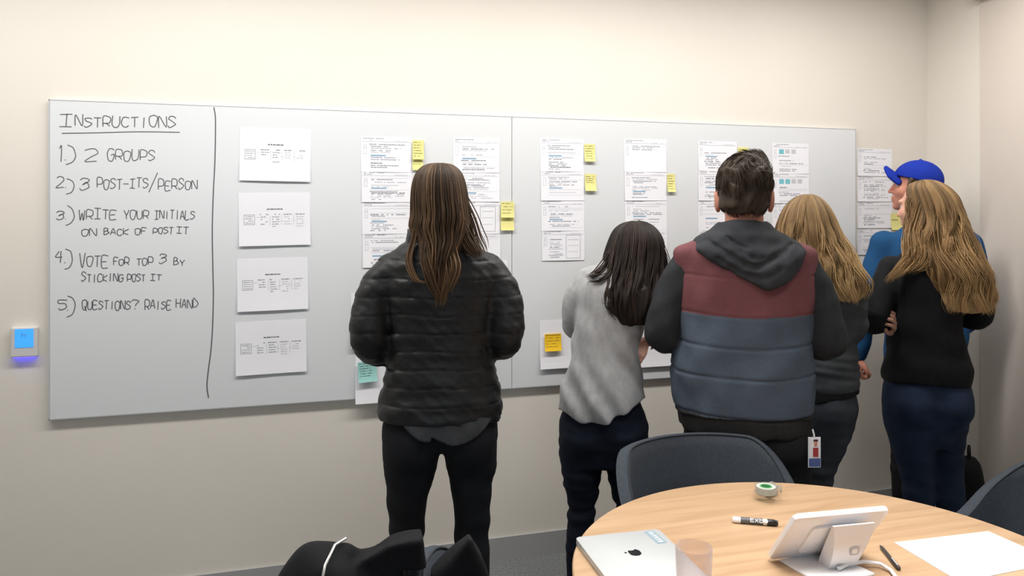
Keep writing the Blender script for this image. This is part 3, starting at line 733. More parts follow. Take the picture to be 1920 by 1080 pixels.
# ---- man in the blue cap
def person_cap():
    loc, az = spot(1735, 3.65)
    p = Person('man in bright blue baseball cap and blue pullover, face turned left', loc, az - 18, (-.37, -.22, 0), (.36, .34, 1.84))
    top = [(.80, 0, 0, .165, .11), (.86, 0, 0, .178, .118), (.95, 0, 0, .178, .118), (1.1, 0, 0, .185, .12), (1.25, 0, 0, .20, .125), (1.37, 0, 0, .205, .118), (1.43, 0, 0, .18, .1), (1.475, 0, 0, .11, .08), (1.51, 0, .002, .068, .066)]
    hips = [(.70, 0, 0, .14, .1), (.78, 0, 0, .172, .115), (.86, 0, 0, .172, .118), (.95, 0, 0, .165, .112), (1.02, 0, 0, .155, .105)]
    arms = [([(-.185, 0, 1.405), (-.225, -.01, 1.29), (-.252, -.02, 1.15), (-.268, .0, 1.02), (-.288, .04, .87)], [.062, .056, .05, .046, .039]),
            ([(.185, 0, 1.405), (.215, -.01, 1.29), (.222, -.03, 1.14), (.2, .08, 1.02), (.16, .16, .95)], [.062, .056, .05, .046, .038])]
    legs = [([(-.085, 0, .82), (-.088, 0, .72), (-.09, 0, .6), (-.092, .005, .48), (-.095, -.01, .3), (-.10, -.02, .09)], [.09, .088, .078, .065, .058, .045]),
            ([(.085, 0, .82), (.088, 0, .72), (.09, 0, .6), (.092, .005, .48), (.095, -.01, .3), (.10, -.02, .09)], [.09, .088, .078, .065, .058, .045])]
    C = (-.032, .03, 1.672); R = rot(72, 6, 0); s = .97
    body(p, top, hips, arms, legs, (C, R, s), ([(-.0, -.005, 1.44), (-.018, .005, 1.53), (-.035, .015, 1.62)], [.06, .057, .056]),
         [((-.29, .045, .865), (-.03, .10, -1), (1, .25, 0), 1, 62, 1.0), ((.155, .165, .945), (-.5, .8, -.3), (-.5, -.6, -.5), -1, 30)], h=.0048, skin=M_skinred)
    v = p.vol(.0055); v.loft(top, .02); sleeves(v, arms, .025)
    v.cut(lambda X, Y, Z: .83 - Z + 0 * X)
    v.disp(lambda X, Y, Z: .0035 * noise3(X * .5, Y * .5, Z, 60, 71)); v.build('pullover', M_bluetop, p.root)
    trousers(p, 'trousers', M_blackpant, hips, legs, .98, h=.006, seed=72); shoes(p, legs)
    # hair below the cap
    P = lambda x, y, z: np.array(C) + s * (R @ np.array((x, y, z)))
    v = Vol(np.array(C) - .16, np.array(C) + .16, .004)
    v.ell(P(0, -.018, .03), (.079 * s, .098 * s, .088 * s), R, 0)
    v.ell(P(0, -.04, -.035), (.068 * s, .068 * s, .06 * s), R, .03)
    v.ell(P(0, .105, -.02), (.10, .085, .16), R, .006, True)
    for q in (-1, 1):
        v.ell(P(q * .085, -.004, -.006), (.02, .022, .034), R, .004, True)
        v.tube([P(q * .074, .024, .04), P(q * .073, .028, .0), P(q * .07, .03, -.02)], [.012, .010, .006], .006)
    v.disp(lambda X, Y, Z: .002 * noise3(X, Y, Z, 260, 73)); v.build('hair', M_brownflat, p.root)
    # cap: crown, brim, button
    v = Vol(np.array(C) - .24, np.array(C) + .24, .004)
    v.ell(P(0, -.006, .042), (.089 * s, .113 * s, .098 * s), R, 0)
    v.ell(P(0, -.006, .038), (.081 * s, .104 * s, .089 * s), R, .003, True)
    nrm = R @ np.array((0, -.16, 1)); c0 = P(0, 0, .040)
    v.cut(lambda X, Y, Z: -((X - c0[0]) * nrm[0] + (Y - c0[1]) * nrm[1] + (Z - c0[2]) * nrm[2]) / np.linalg.norm(nrm))
    v.ell(P(0, -.006, .141), (.008, .008, .005), R, .003)
    cp = v.build('cap', M_cap, p.root)
    v = Vol(np.array(C) - .26, np.array(C) + .26, .004)
    RB = R @ rot(0, 30, 0)
    Pb = P(0, .09, .055)
    q = lambda x, y, z: Pb + s * (RB @ np.array((x, y, z)))
    for k in range(-14, 15):
        t = k / 14; x = t * .07; L = .064 * math.sqrt(max(0, 1 - (t * .93) ** 2)); zz = -.026 * t * t
        v.tube([q(x * .92, -.03, zz - .004), q(x, .02, zz + .001), q(x * .97, L, zz + .004)], [.006, .0055, .005], .012)
    v.build('brim', M_cap, cp)

# ---- blond woman with crossed arms
def person_crossed():
    loc, az = spot(1738, 3.20)
    p = Person('woman with long wavy dark blond hair, black top and blue jeans, arms crossed', loc, az - 20, (-.36, -.26, 0), (.36, .34, 1.73))
    top = [(.82, 0, 0, .15, .11), (.86, 0, 0, .168, .122), (.92, 0, 0, .165, .12), (1.0, -.006, 0, .15, .112), (1.1, -.008, 0, .142, .108), (1.2, -.004, 0, .15, .11), (1.28, 0, 0, .158, .11), (1.33, 0, 0, .15, .1), (1.37, 0, 0, .11, .085), (1.41, 0, .003, .066, .064)]
    hips = [(.66, 0, 0, .13, .095), (.74, 0, 0, .152, .112), (.81, 0, 0, .155, .115), (.88, 0, 0, .148, .108), (.96, 0, 0, .145, .105)]
    arms = [([(-.14, 0, 1.32), (-.185, -.03, 1.22), (-.222, -.055, 1.115), (-.16, .07, 1.09), (-.03, .17, 1.12), (.05, .165, 1.13)], [.055, .054, .05, .046, .038, .032]),
            ([(.14, 0, 1.32), (.18, -.02, 1.25), (.20, -.02, 1.14), (.15, .11, 1.12), (.02, .15, 1.09), (-.09, .11, 1.07), (-.122, .04, 1.07)], [.055, .053, .049, .045, .037, .030, .027])]
    legs = [([(-.08, 0, .80), (-.078, .0, .70), (-.058, 0, .58), (-.034, .01, .46), (-.03, .0, .3), (-.03, -.02, .09)], [.09, .09, .08, .066, .056, .044]),
            ([(.08, 0, .80), (.084, .02, .70), (.086, .03, .58), (.088, .03, .46), (.105, .02, .3), (.11, .0, .09)], [.088, .082, .07, .062, .056, .044])]
    C = (.0, .03, 1.575); R = rot(44, -2, 0); s = .95
    body(p, top, hips, arms, legs, (C, R, s, .2), ([(0, 0, 1.36), (-.005, .003, 1.44), (-.012, .015, 1.53)], [.053, .049, .05]),
         [((.05, .165, 1.13), (.9, -.25, .1), (-.2, -1, 0), 1, 35, .9), ((-.128, .012, 1.072), (-.20, -.85, .45), (-1, .2, .15), 1, 30, .95)], h=.0046, inset=.014)
    v = p.vol(.0052); v.loft(top, .02); sleeves(v, arms, .02)
    v.cut(lambda X, Y, Z: .852 + .006 * np.cos(14 * X) - .05 * X - Z)
    v.disp(lambda X, Y, Z: (.0036 + .004 * np.exp(-((Z - .98) / .10) ** 2)) * noise3(X * .35, Y * .35, Z, 85, 81) + .003 * noise3(X, Y, Z, 50, 82)); v.build('top', M_blacktop, p.root)
    trousers(p, 'jeans', M_bluejean, hips, legs, .94, h=.0055, seed=83, seat=[((-.072, -.062, .765), (.078, .082, .085)), ((.076, -.058, .765), (.076, .082, .085))])
    shoes(p, legs)
    hull = [(1.695, -.005, .01, .012, .015), (1.685, -.003, .008, .05, .05), (1.66, .003, .005, .08, .082), (1.62, .020, 0, .096, .10), (1.57, .032, -.005, .098, .11), (1.52, .039, -.012, .106, .108), (1.46, .04, -.03, .118, .10),
            (1.40, .05, -.06, .124, .085), (1.34, .07, -.08, .125, .072), (1.28, .09, -.09, .12, .062), (1.22, .108, -.098, .108, .055), (1.175, .118, -.102, .088, .045), (1.15, .12, -.104, .05, .03)]
    lk = []
    for a, b, c in ((0, 0, 0), (.014, .02, .012), (.028, .045, .03), (-.008, -.012, -.012), (.045, .07, .05)):
        lk.append(([(-.03 + a, -.06, 1.63), (-.07 + a, -.075, 1.50), (-.085 + b, -.10, 1.41), (-.12 + b, -.115, 1.34), (-.16 + b, -.11, 1.29 + c)], .011, 40))
    for a in (-.06, -.02, .02, .05):
        lk.append(([(.03, -.08, 1.6), (.06 + a, -.12, 1.46), (.10 + a, -.155, 1.32), (.12 + a * 1.3, -.16, 1.165)], .013, 50))
    for k, (ox, oy) in enumerate(((0, 0), (-.002, .012), (.004, -.016))):
        lk.append(([(-.02 + ox, .02 + oy, 1.672), (-.058 + ox, .004 + oy, 1.61), (-.068 + ox, -.012 + oy * .8, 1.54), (-.080 + ox, -.05 + oy * .4, 1.45), (-.112 + ox, -.09, 1.37), (-.145, -.108, 1.315)], .009, 46))
    long_hair(p, hull, C, R, M_hairblonde, n=1500, seed=9, ragged=.06, clumps=34, wave=.012, wlen=.18, spread=108, grad=.65, base_t=.32, rad=(.001, .0022), locks=lk)

person_jacket(); person_grey(); VEST = person_vest(); person_sweater(); person_cap(); person_crossed()
# ------------------------------------------------------------------ the room
YW = 3.325; YB = 3.307; XR = 3.312
XL, YK = -3.2, -3.0
def slab(name, c, size, m, kind='structure'):
    return tag(MB().box(c, size).build(name, m), kind=kind)
slab('floor', ((XL + XR) / 2, (YW + YK) / 2, -.05), (XR - XL + .4, YW - YK + .4, .1), M_carpet)
slab('ceiling', ((XL + XR) / 2, (YW + YK) / 2, CEIL + .05), (XR - XL + .4, YW - YK + .4, .1), M_ceil)
slab('wall_front', ((XL + XR) / 2, YW + .06, CEIL / 2), (XR - XL + .24, .12, CEIL), M_wall)
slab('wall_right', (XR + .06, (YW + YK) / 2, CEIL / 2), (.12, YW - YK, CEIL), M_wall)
slab('wall_left', (XL - .06, (YW + YK) / 2, CEIL / 2), (.12, YW - YK, CEIL), M_wall)
slab('wall_back', ((XL + XR) / 2, YK - .06, CEIL / 2), (XR - XL + .24, .12, CEIL), M_backwall)
# the right wall steps in by a few millimetres a foot from the corner
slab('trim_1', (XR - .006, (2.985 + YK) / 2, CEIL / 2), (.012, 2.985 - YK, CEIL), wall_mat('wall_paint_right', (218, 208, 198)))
slab('baseboard_front', ((XL + XR) / 2, YW - .005, .051), (XR - XL, .01, .102), M_base)
slab('baseboard_right', (XR - .005, (2.985 + YW) / 2 - .005, .051), (.01, YW - 2.985 - .01, .102), M_base)
slab('baseboard_right', (XR - .017, (2.985 + YK) / 2, .051), (.01, 2.985 - YK, .102), M_base)

def on_board(u, v, off=0.0): return on_y(u, v, YB - off)

# strobe high on the right wall (only its lower edge is in the photograph)
al = thing('wall_alarm', 'small grey alarm housing high on the right wall, cut off by the picture edge', 'alarm', (XR - .012, 2.99, 2.606))
MB().box((-.03, -.06, .06), (.06, .12, .11), None, .006).build('housing', mat('alarm_grey', (150, 145, 145), .6), al)
MB().prism([(-.055, .006), (-.005, .006), (-.02, -.006), (-.04, -.006)], -.05, .05, Matrix.Translation((0, -.06, 0)) @ Matrix.Rotation(math.radians(90), 4, 'X')).build('lens', mat('alarm_lens', (130, 125, 128), .3), al)

# ------------------------------------------------------------------ whiteboard
p0 = on_board(91, 186); p1 = on_board(1605, 242)
BX0, BX1, BZ1, BZ0 = p0.x, p1.x, 1.9875, .7675
seam = on_board(960, 400).x
board = thing('whiteboard', 'long two panel whiteboard on the cream wall, covered with handwriting, printed pages and notes', 'whiteboard', ((BX0 + BX1) / 2, YB, BZ0))
bo = board.location.copy()
for a, b in ((BX0 + .004, seam - .0012), (seam + .0012, BX1 - .004)):
    MB().box(((a + b) / 2 - bo.x, .007, (BZ0 + BZ1) / 2 - bo.z), (b - a, .014, BZ1 - BZ0 - .006), None, .001, 1).build('panel', M_board, board)
m = MB()
for c, s_ in (((0, .0085, 1.2185), (BX1 - BX0, .019, .003)), ((0, .0085, .0015), (BX1 - BX0, .019, .003)),
              ((BX0 - bo.x + .002, .0085, .61), (.004, .019, 1.22)), ((BX1 - bo.x - .002, .0085, .61), (.004, .019, 1.22))):
    m.box(c, s_)
m.build('edge_trim', M_alu, board)

# handwriting: single stroke capitals on a 4 x 6 grid
GL = {'A': ['00,26,40', '12,32'], 'B': ['00,06,26,35,24,03', '24,33,42,31,00'], 'C': ['45,36,16,04,02,10,30,41'], 'D': ['00,06,25,43,42,20,00'], 'E': ['46,06,00,40', '03,33'], 'F': ['46,06,00', '03,33'],
      'G': ['45,36,16,04,02,10,30,42,43,23'], 'H': ['06,00', '46,40', '03,43'], 'I': ['06,46', '26,20', '00,40'], 'i': ['26,20'], 'K': ['06,00', '45,02,40'], 'L': ['06,00,40'], 'N': ['00,06,40,46'],
      'O': ['26,05,02,10,30,43,45,26'], 'P': ['00,06,36,45,43,32,02'], 'Q': ['26,05,02,10,30,43,45,26', '22,4-1'], 'R': ['00,06,36,45,43,32,02', '22,40'], 'S': ['45,36,16,05,14,33,42,31,10,01'], 'T': ['06,46', '26,20'],
      'U': ['06,02,10,30,42,46'], 'V': ['06,20,46'], 'W': ['06,10,24,30,46'], 'Y': ['06,23,46', '23,20'], '1': ['15,26,20'], '2': ['05,16,36,44,22,00,40'], '3': ['05,16,36,45,34,13,34,42,31,10,01'],
      '4': ['26,03,43', '36,30'], '5': ['46,06,04,34,42,31,10,01'], '.': ['20,21'], ')': ['07,26,34,32,20,0-1'], '-': ['03,43'], '/': ['0-1,47'], '?': ['05,16,36,45,34,22', '20,21'], '7': ['06,46,10']}
def glyph(ch):
    out = []
    for st in GL[ch]:
        P = []
        for tok in st.split(','):
            x = int(tok[0]); y = int(tok[1:]); P.append((x / 4, y / 6))
        out.append(P)
    return out
gr = random.Random(4)
def strokes(m, pts, wd, off=.0006):
    """ink ribbon on the board along board points"""
    P = crom([tuple(p) for p in pts], max(4, len(pts) * 5)) if len(pts) > 2 else np.array([tuple(p) for p in pts])
    P = [Vector(p) for p in P]; L = []; R_ = []
    for i, p in enumerate(P):
        t = (P[min(i + 1, len(P) - 1)] - P[max(i - 1, 0)]).normalized(); nn = Vector((-t.z, 0, t.x)) * wd / 2
        L.append(p + nn); R_.append(p - nn)
    for i in range(len(P) - 1):
        m._m([m.bm.faces.new([m.bm.verts.new(q - bo) for q in (L[i], R_[i], R_[i + 1], L[i + 1])])])
def write(name, words, label, wd=.0031):
    for txt, u0, u1, vt, vb, *big in words:
        m = MB(); n = len(txt); wpx = (u1 - u0) / n
        for i, ch in enumerate(txt):
            h = vb - vt; dv = gr.uniform(-.09, .09) * h; sy = gr.uniform(.86, 1.08)
            if big and i == 0: h *= big[0]
            for st in glyph(ch):
                pts = []
                for x, y in st:
                    x = x * .78 + .08; jit = gr.uniform(-.05, .05)
                    u = u0 + (i + x + jit * .6 + y * .06) * wpx; v = vb + dv + (u - u0) * .005 - (y * sy + gr.uniform(-.04, .04)) * h
                    pts.append(on_board(u, v, .0007))
                strokes(m, pts, wd)
        tag(m.build(name, M_ink, board, recalc=False), 'handwritten ' + txt.upper())
write('handwritten_word', [('I', 109, 139, 212, 238), ('NSTRUCTiONS', 139, 331, 217, 237)], 'handwritten heading INSTRUCTIONS', .0034)
m = MB(); strokes(m, [on_board(u, v, .0007) for u, v in ((116, 250), (180, 249), (260, 247), (337, 248))], .0034); tag(m.build('underline', M_ink, board, recalc=False), 'line under the heading')
for ws, lb in (([('1', 107, 122, 273, 301), ('.', 117, 127, 290, 300), (')', 122, 150, 274, 303), ('2', 156, 186, 277, 301), ('GROUPS', 200, 292, 281, 300, 1.25)], 'handwritten line 1.) 2 GROUPS'),
               ([('2', 104, 122, 334, 353), ('.', 118, 128, 344, 353), (')', 122, 146, 335, 361), ('3', 148, 169, 333, 356), ('POST-ITS', 181, 279, 335, 353, 1.15), ('/', 278, 297, 331, 358), ('PERSON', 296, 371, 337, 355)], 'handwritten line 2.) 3 POST-ITS/PERSON'),
               ([('3', 104, 122, 393, 411), ('.', 118, 128, 402, 411), (')', 122, 146, 392, 419), ('WRITE', 146, 220, 393, 411, 1.1), ('YOUR', 231, 280, 395, 411), ('INiTiALS', 289, 366, 394, 410)], 'handwritten line 3.) WRITE YOUR INITIALS'),
               ([('ON', 152, 182, 428, 441), ('BACK', 194, 242, 427, 440), ('OF', 252, 276, 427, 439), ('POST', 286, 326, 426, 438), ('IT', 330, 355, 425, 438)], 'handwritten words ON BACK OF POST IT'),
               ([('4', 102, 119, 470, 492), ('.', 117, 127, 484, 493), (')', 119, 142, 470, 502), ('VOTE', 147, 204, 479, 500, 1.25), ('FOR', 212, 243, 484, 497), ('TOP', 255, 288, 483, 497), ('3', 297, 314, 476, 495), ('BY', 325, 347, 484, 497)], 'handwritten line 4.) VOTE FOR TOP 3 BY'),
               ([('STiCKiNG', 152, 232, 514, 528, 1.2), ('POST', 238, 273, 514, 527), ('IT', 281, 304, 514, 526)], 'handwritten words STICKING POST IT'),
               ([('5', 108, 127, 563, 583), ('.', 122, 132, 574, 583), (')', 123, 148, 560, 589), ('QUESTiONS', 153, 246, 564, 580, 1.15), ('?', 244, 262, 560, 580), ('RAiSE', 271, 322, 563, 579, 1.1), ('HAND', 329, 372, 561, 577, 1.1)], 'handwritten line 5.) QUESTIONS? RAISE HAND')):
    write('handwritten_word', ws, lb)
m = MB(); strokes(m, [on_board(u, v, .0007) for u, v in ((401, 201), (404, 225), (403, 300), (400, 360), (398, 430), (399, 500), (400, 560), (397, 640), (390, 700), (388, 725), (391, 746))], .0042)
tag(m.build('dividing_line', M_ink, board, recalc=False), 'wavy vertical marker line beside the instructions')

# ------------------------------------------------------------------ printed pages and sticky notes
PM = [M_paper, M_print, M_printlight, M_printblue, M_printteal, M_printdark]
def page(name, label, cat, rect, marks, mats=PM, y=None, lift=.007, top=.0008, seed=0, tilt=0.0, group=None, curl_side=0.0):
    """rect: pixel box of the left edge (u0, v0, u1, v1); the sheet is a true rectangle on the plane y, its lower edge lifting a little"""
    y = YB if y is None else y
    u0, v0, u1, v1 = rect
    A = on_y(u0, v0, y); B = on_y(u1, v0, y); D = on_y(u0, v1, y)
    W = B.x - A.x; H = A.z - D.z
    o_c = Vector((A.x, y, D.z))
    g = random.Random(seed); ph = g.uniform(0, 6)
    def P(s, t, e=0.0):
        off = top + lift * t ** 3 + curl_side * (2 * abs(s - .5)) ** 4 + .0008 * math.sin(5 * s + ph) * t
        return Vector((s * W + (t - .0) * H * math.sin(tilt), -(off + e), H - t * H * math.cos(tilt) + (s - .5) * W * math.sin(tilt)))
    m = MB(); N = 8; th = .0004
    f = [[m.bm.verts.new(P(i / N, j / N, th)) for i in range(N + 1)] for j in range(N + 1)]
    b = [[m.bm.verts.new(P(i / N, j / N, 0)) for i in range(N + 1)] for j in range(N + 1)]
    for j in range(N):
        for i in range(N):
            m.bm.faces.new((f[j][i], f[j + 1][i], f[j + 1][i + 1], f[j][i + 1])); m.bm.faces.new((b[j][i], b[j][i + 1], b[j + 1][i + 1], b[j + 1][i]))
    for k in range(N):
        m.bm.faces.new((f[0][k], f[0][k + 1], b[0][k + 1], b[0][k])); m.bm.faces.new((f[N][k + 1], f[N][k], b[N][k], b[N][k + 1]))
        m.bm.faces.new((f[k + 1][0], f[k][0], b[k][0], b[k + 1][0])); m.bm.faces.new((f[k][N], f[k + 1][N], b[k + 1][N], b[k][N]))
    for (s0, t0, s1, t1, mi) in marks:
        m.mi = mi; n = max(1, int((s1 - s0) * 8)); q = th + .0003
        for k in range(n):
            a = s0 + (s1 - s0) * k / n; c = s0 + (s1 - s0) * (k + 1) / n
            m.quad(P(a, t0, q), P(a, t1, q), P(c, t1, q), P(c, t0, q))
    o = m.build(name, mats, None, recalc=False); o.location = o_c
    tag(o, label, cat, group)
    return o

def dashes(g, s0, s1, t, h, mi, fill=.85):
    out = []; s = s0
    while s < s1:
        l = g.uniform(.015, .06); e = min(s1, s + l)
        if g.random() < fill: out.append((s, t, e, t + h, mi))
        s = e + .008
    return out
def frame(s0, t0, s1, t1, w, mi, a=1.5):
    return [(s0, t0, s1, t0 + w * a, mi), (s0, t1 - w * a, s1, t1, mi), (s0, t0, s0 + w, t1, mi), (s1 - w, t0, s1, t1, mi)]
def ui(seed, blue=1, teal=0, phone=False, empty=False):
    """an app screen print: header strip, thumbnail at the left, rows of text"""
    g = random.Random(seed); o = []
    o += dashes(g, .04, .45, .035, .022, 1); o += [(.02, .13, .98, .145, 2)] + dashes(g, .04, .2, .085, .02, 1) + dashes(g, .66, .92, .1, .018, 2)
    o += frame(.05, .22, .11, .5, .008, 2) + dashes(g, .06, .1, .3, .02, 2)
    x = .16; t = .2; lim = .5 if phone else .9
    if teal:
        for k in range(teal): o += [(.18 + .17 * k, .2, .18 + .17 * k + .13, .36, 4)] 
        for k in range(2): o += [(.18 + .17 * (k + teal), .2, .18 + .17 * (k + teal) + .12, .34, 2)]
        t = .42
    k = 0
    while t < (.36 if empty else .92):
        r = g.random()
        if r < .62:
            o += dashes(g, x + (.03 if k % 4 else 0), x + g.uniform(.22, lim - x), t, g.choice((.02, .026, .03)), g.choice((1, 1, 1, 2, 5)))
            t += g.uniform(.042, .065)
        elif r < .74 and not phone:
            o += [(x, t + .01, .96, t + .018, 2)]; t += .05
        else: t += .045
        if blue and k == 5 + seed % 4: o += [(x + .03, t, x + .33, t + .035, 3)]; t += .06
        k += 1
    if phone: o += frame(.56, .16, .9, .93, .008, 1) + [(.6, .3, .86, .32, 2), (.6, .5, .86, .515, 2), (.62, .7, .84, .715, 2)]
    return o
def diagram(seed):
    g = random.Random(seed); o = []
    o += dashes(g, .39, .61, .30, .022, 5, 1.0)
    o += frame(.07, .41, .22, .60, .006, 1)
    for k in range(4): o += dashes(g, .09, .2, .44 + .04 * k, .012, 1)
    for c, (a, b) in enumerate(((.29, .41), (.45, .57), (.62, .74), (.79, .92))):
        o += dashes(g, a, b, .40, .02, 1)
        for k in range(g.randint(2, 5)): o += dashes(g, a + .01, b - g.uniform(0, .04), .45 + .045 * k, .016, 1 if c < 2 else 2)
        if c < 3: o += [(b + .02, .42, b + .025, .62, 2)]
    o += [(.23, .46, .29, .466, 2), (.57, .53, .63, .536, 2), (.74, .53, .79, .536, 2)]
    return o
nth = ['topmost', 'second from top', 'third from top', 'lowest']
for k, (r, tl) in enumerate((((450, 239, 583, 339), -.012), ((447, 361, 581, 461), .014), ((444, 485, 577, 584), .012), ((441, 604, 574, 704), .012))):
    page('printed_page', 'white page with small flow diagram, %s of four right of the marker line' % nth[k], 'page', r, diagram(60 + k), lift=.006, seed=k, tilt=tl, group='diagram pages right of the marker line')

cols = [('column left of the brown haired woman', 677, 771, [255, 320, 377, 437, 500]),
        ('column behind the brown haired woman', 850, 936, [257, 321, 376, 437, 486]),
        ('column just right of the whiteboard seam', 1013, 1094, [258, 319, 374, 431, 487]),
        ('column above the leaning woman in grey', 1170, 1249, [259, 320, 374, 430, 484]),
        ('column left of the vest man head', 1309, 1381, [263, 318, 374, 430, 486]),
        ('column right of the vest man head', 1448, 1516, [267, 323, 379, 434, 488])]
for c, (cn, u0, u1, vs) in enumerate(cols):
    for k in range(4):
        kw = dict(blue=1)
        if c == 1 and k == 2 or c == 2 and k == 3: kw = dict(blue=0, phone=True)
        if c == 3 and k == 0: kw = dict(blue=0, empty=True)
        if c == 5 and k < 2: kw = dict(blue=0, teal=1 + k)
        if c == 1 and k == 3: kw = dict(blue=0, empty=True)
        page('printed_page', '%s page, %s' % (nth[k], cn), 'page', (u0 + k * 1.0 * (c < 4), vs[k] + 1, u1 + k * .6 * (c < 4), vs[k + 1] + 2), ui(100 + c * 10 + k, **kw), top=.0008 + .0006 * (k % 2), lift=.0016, seed=10 * c + k,
             tilt=gr.uniform(-.006, .006), group='printed screens in columns on the board')
page('printed_page', 'blank looking page edge right of the quilted jacket shoulder, below the tall note', 'page', (865, 489, 951, 545), [], lift=.004, seed=77, group='printed screens in columns on the board')
for k, (a, b) in enumerate(((278, 330), (331, 378), (379, 428), (430, 478), (482, 560))):
    page('printed_page', '%s page on the bare wall beside the whiteboard' % (nth + ['fifth'])[k].replace('lowest', 'fourth from top').replace('fifth', 'lowest'), 'page', (1607, a, 1672, b), ui(180 + k, blue=0) if k < 4 else [], y=YW, lift=.003, seed=90 + k,
         tilt=gr.uniform(-.006, .006), group='pages on the bare wall')

def scrib(seed, rows, m=1, t0=.12, t1=.6):
    g = random.Random(seed); o = []
    for k in range(rows): o += dashes(g, .08, g.uniform(.6, .92), t0 + (t1 - t0) * k / rows, .035, m, .8)
    return o
def note(label, rect, mt, marks, y=None, top=.003, lift=.010, seed=0, tilt=0.0, ink=None):
    page('sticky_note', label, 'sticky note', rect, marks, [mt, ink or M_pencil], y=y, top=top, lift=lift, seed=seed, tilt=tilt, group='sticky notes')
note('upper yellow sticky note of the overlapping pair left of the brown hair', (773, 263, 794, 299), M_yellow, scrib(1, 6, 1, .1, .95), top=.009, seed=1, lift=.006)
note('lower yellow sticky note tucked under another, left of the brown hair', (773, 285, 793, 319), M_yellow, scrib(2, 3, 1, .3, .8), seed=2, lift=.006)
note('upper yellow sticky note on the whiteboard seam, partly over another', (938, 378, 963, 408), M_yellow, scrib(3, 4, 1, .1, .9), top=.009, seed=3, lift=.006)
note('lower blank yellow sticky note on the whiteboard seam', (938, 398, 963, 432), M_yellow, [], seed=4, lift=.008)
note('yellow sticky note beside the topmost page right of the seam', (1095, 270, 1115, 303), M_yellow, scrib(5, 6, 1, .1, .95), seed=5)
note('yellow sticky note beside the second page right of the seam', (1096, 326, 1117, 358), M_yellow, scrib(6, 4, 1, .15, .6), seed=6)
note('yellow sticky note at the right edge of the pages above the leaning woman', (1250, 326, 1265, 360), M_yellow, scrib(7, 6, 1, .1, .95), seed=7)
note('yellow sticky note peeking out above the vest man head', (1383, 276, 1403, 306), M_yellow, scrib(8, 4), seed=8)
note('yellow sticky note on the wall below the chin of the capped man', (1669, 400, 1692, 431), M_yellow, [(.05, .38, .6, .42, 1)], y=YW, seed=9)
pg = dict(lift=.012, group='pages along the lower edge of the board')
page('printed_page', 'tall white page sticking out left of the quilted jacket elbow', 'page', (658, 549, 735, 652), [], seed=31, **pg)
page('printed_page', 'white page with aqua note hanging over the lower whiteboard edge', 'page', (666, 655, 752, 757), [], seed=32, **pg)
note('aqua sticky note on the page hanging over the lower whiteboard edge', (670, 678, 705, 716), M_tealnote, scrib(21, 6, 1, .08, .8), top=.010, seed=21, tilt=.05, ink=mat('teal_ink', (70, 110, 108), .8))
page('printed_page', 'white page with amber note beside the grey sleeve elbow', 'page', (1012, 601, 1096, 692), [], seed=33, **pg)
note('amber sticky note on the page beside the grey sleeve elbow', (1020, 626, 1051, 658), M_orange, scrib(22, 4, 1, .22, .9) + [(.06, .06, .94, .1, 1)], top=.008, seed=22, ink=mat('brown_ink', (150, 110, 30), .8))
page('printed_page', 'white page on the lower board edge between leaning woman and vest man', 'page', (1188, 606, 1300, 689), [], seed=34, **pg)

# ------------------------------------------------------------------ thermostat
tc = on_y(48, 640, YW)
th_ = thing('thermostat', 'white wall thermostat with glowing blue screen left of the whiteboard', 'thermostat', (tc.x, YW, tc.z))
MB().box((0, -.012, 0), (.088, .024, .112), None, .004).build('housing', mat('thermostat_white', (214, 213, 212), .45), th_)
o = MB().box((.002, -.0243, .015), (.062, .002, .070), None, .0008, 1).build('screen', mat('blue_screen', (62, 150, 248), .3, emit=.5), th_)
m = MB()
for k, ch in enumerate('71'):
    for st in glyph(ch):
        for (x0, y0), (x1, y1) in zip(st[:-1], st[1:]):
            m.tube([(-.008 + k * .011 + x0 * .007, -.0256, .020 + y0 * .011), (-.008 + k * .011 + x1 * .007, -.0256, .020 + y1 * .011)], .0009, 6)
m.build('digits', M_printdark, o)
MB().box((0, -.012, -.0575), (.07, .014, .003)).build('light_bar', mat('violet_light', (70, 60, 250), .4, emit=3.0), th_)

# ------------------------------------------------------------------ table and chairs
TZ = .74
TC = Vector((1.200, 1.458, 0)); TR = .597
M_wood = bpy.data.materials.new('maple_laminate'); M_wood.use_nodes = True
nt = M_wood.node_tree; b = nt.nodes['Principled BSDF']; b.inputs['Roughness'].default_value = .38; b.inputs['Specular IOR Level'].default_value = .4
tcn = nt.nodes.new('ShaderNodeTexCoord'); mp = nt.nodes.new('ShaderNodeMapping'); mp.inputs['Rotation'].default_value = (0, 0, math.radians(14)); mp.inputs['Scale'].default_value = (1.2, 16, 6)
nz = nt.nodes.new('ShaderNodeTexNoise'); nz.inputs['Scale'].default_value = 2.2; nz.inputs['Detail'].default_value = 8; nz.inputs['Distortion'].default_value = .5
cr = nt.nodes.new('ShaderNodeValToRGB'); cr.color_ramp.elements[0].position = .3; cr.color_ramp.elements[1].position = .72
cr.color_ramp.elements[0].color = (*lin((176, 143, 110)), 1); cr.color_ramp.elements[1].color = (*lin((197, 165, 131)), 1)
nt.links.new(tcn.outputs['Object'], mp.inputs[0]); nt.links.new(mp.outputs[0], nz.inputs['Vector']); nt.links.new(nz.outputs['Fac'], cr.inputs[0]); nt.links.new(cr.outputs[0], b.inputs['Base Color'])
table = thing('round_table', 'round light maple meeting table in the right foreground', 'table', TC)
MB().lathe([(.02, TZ - .03), (TR - .004, TZ - .03), (TR, TZ - .027), (TR, TZ - .003), (TR - .003, TZ), (.02, TZ)], 160).build('tabletop', M_wood, table, True)
M_metal = mat('dark_steel', (70, 72, 75), .4, metal=.6)
MB().lathe([(.05, .03), (.05, TZ - .05), (.16, TZ - .031), (.05, TZ - .031)], 40).build('pedestal', M_metal, table, True)
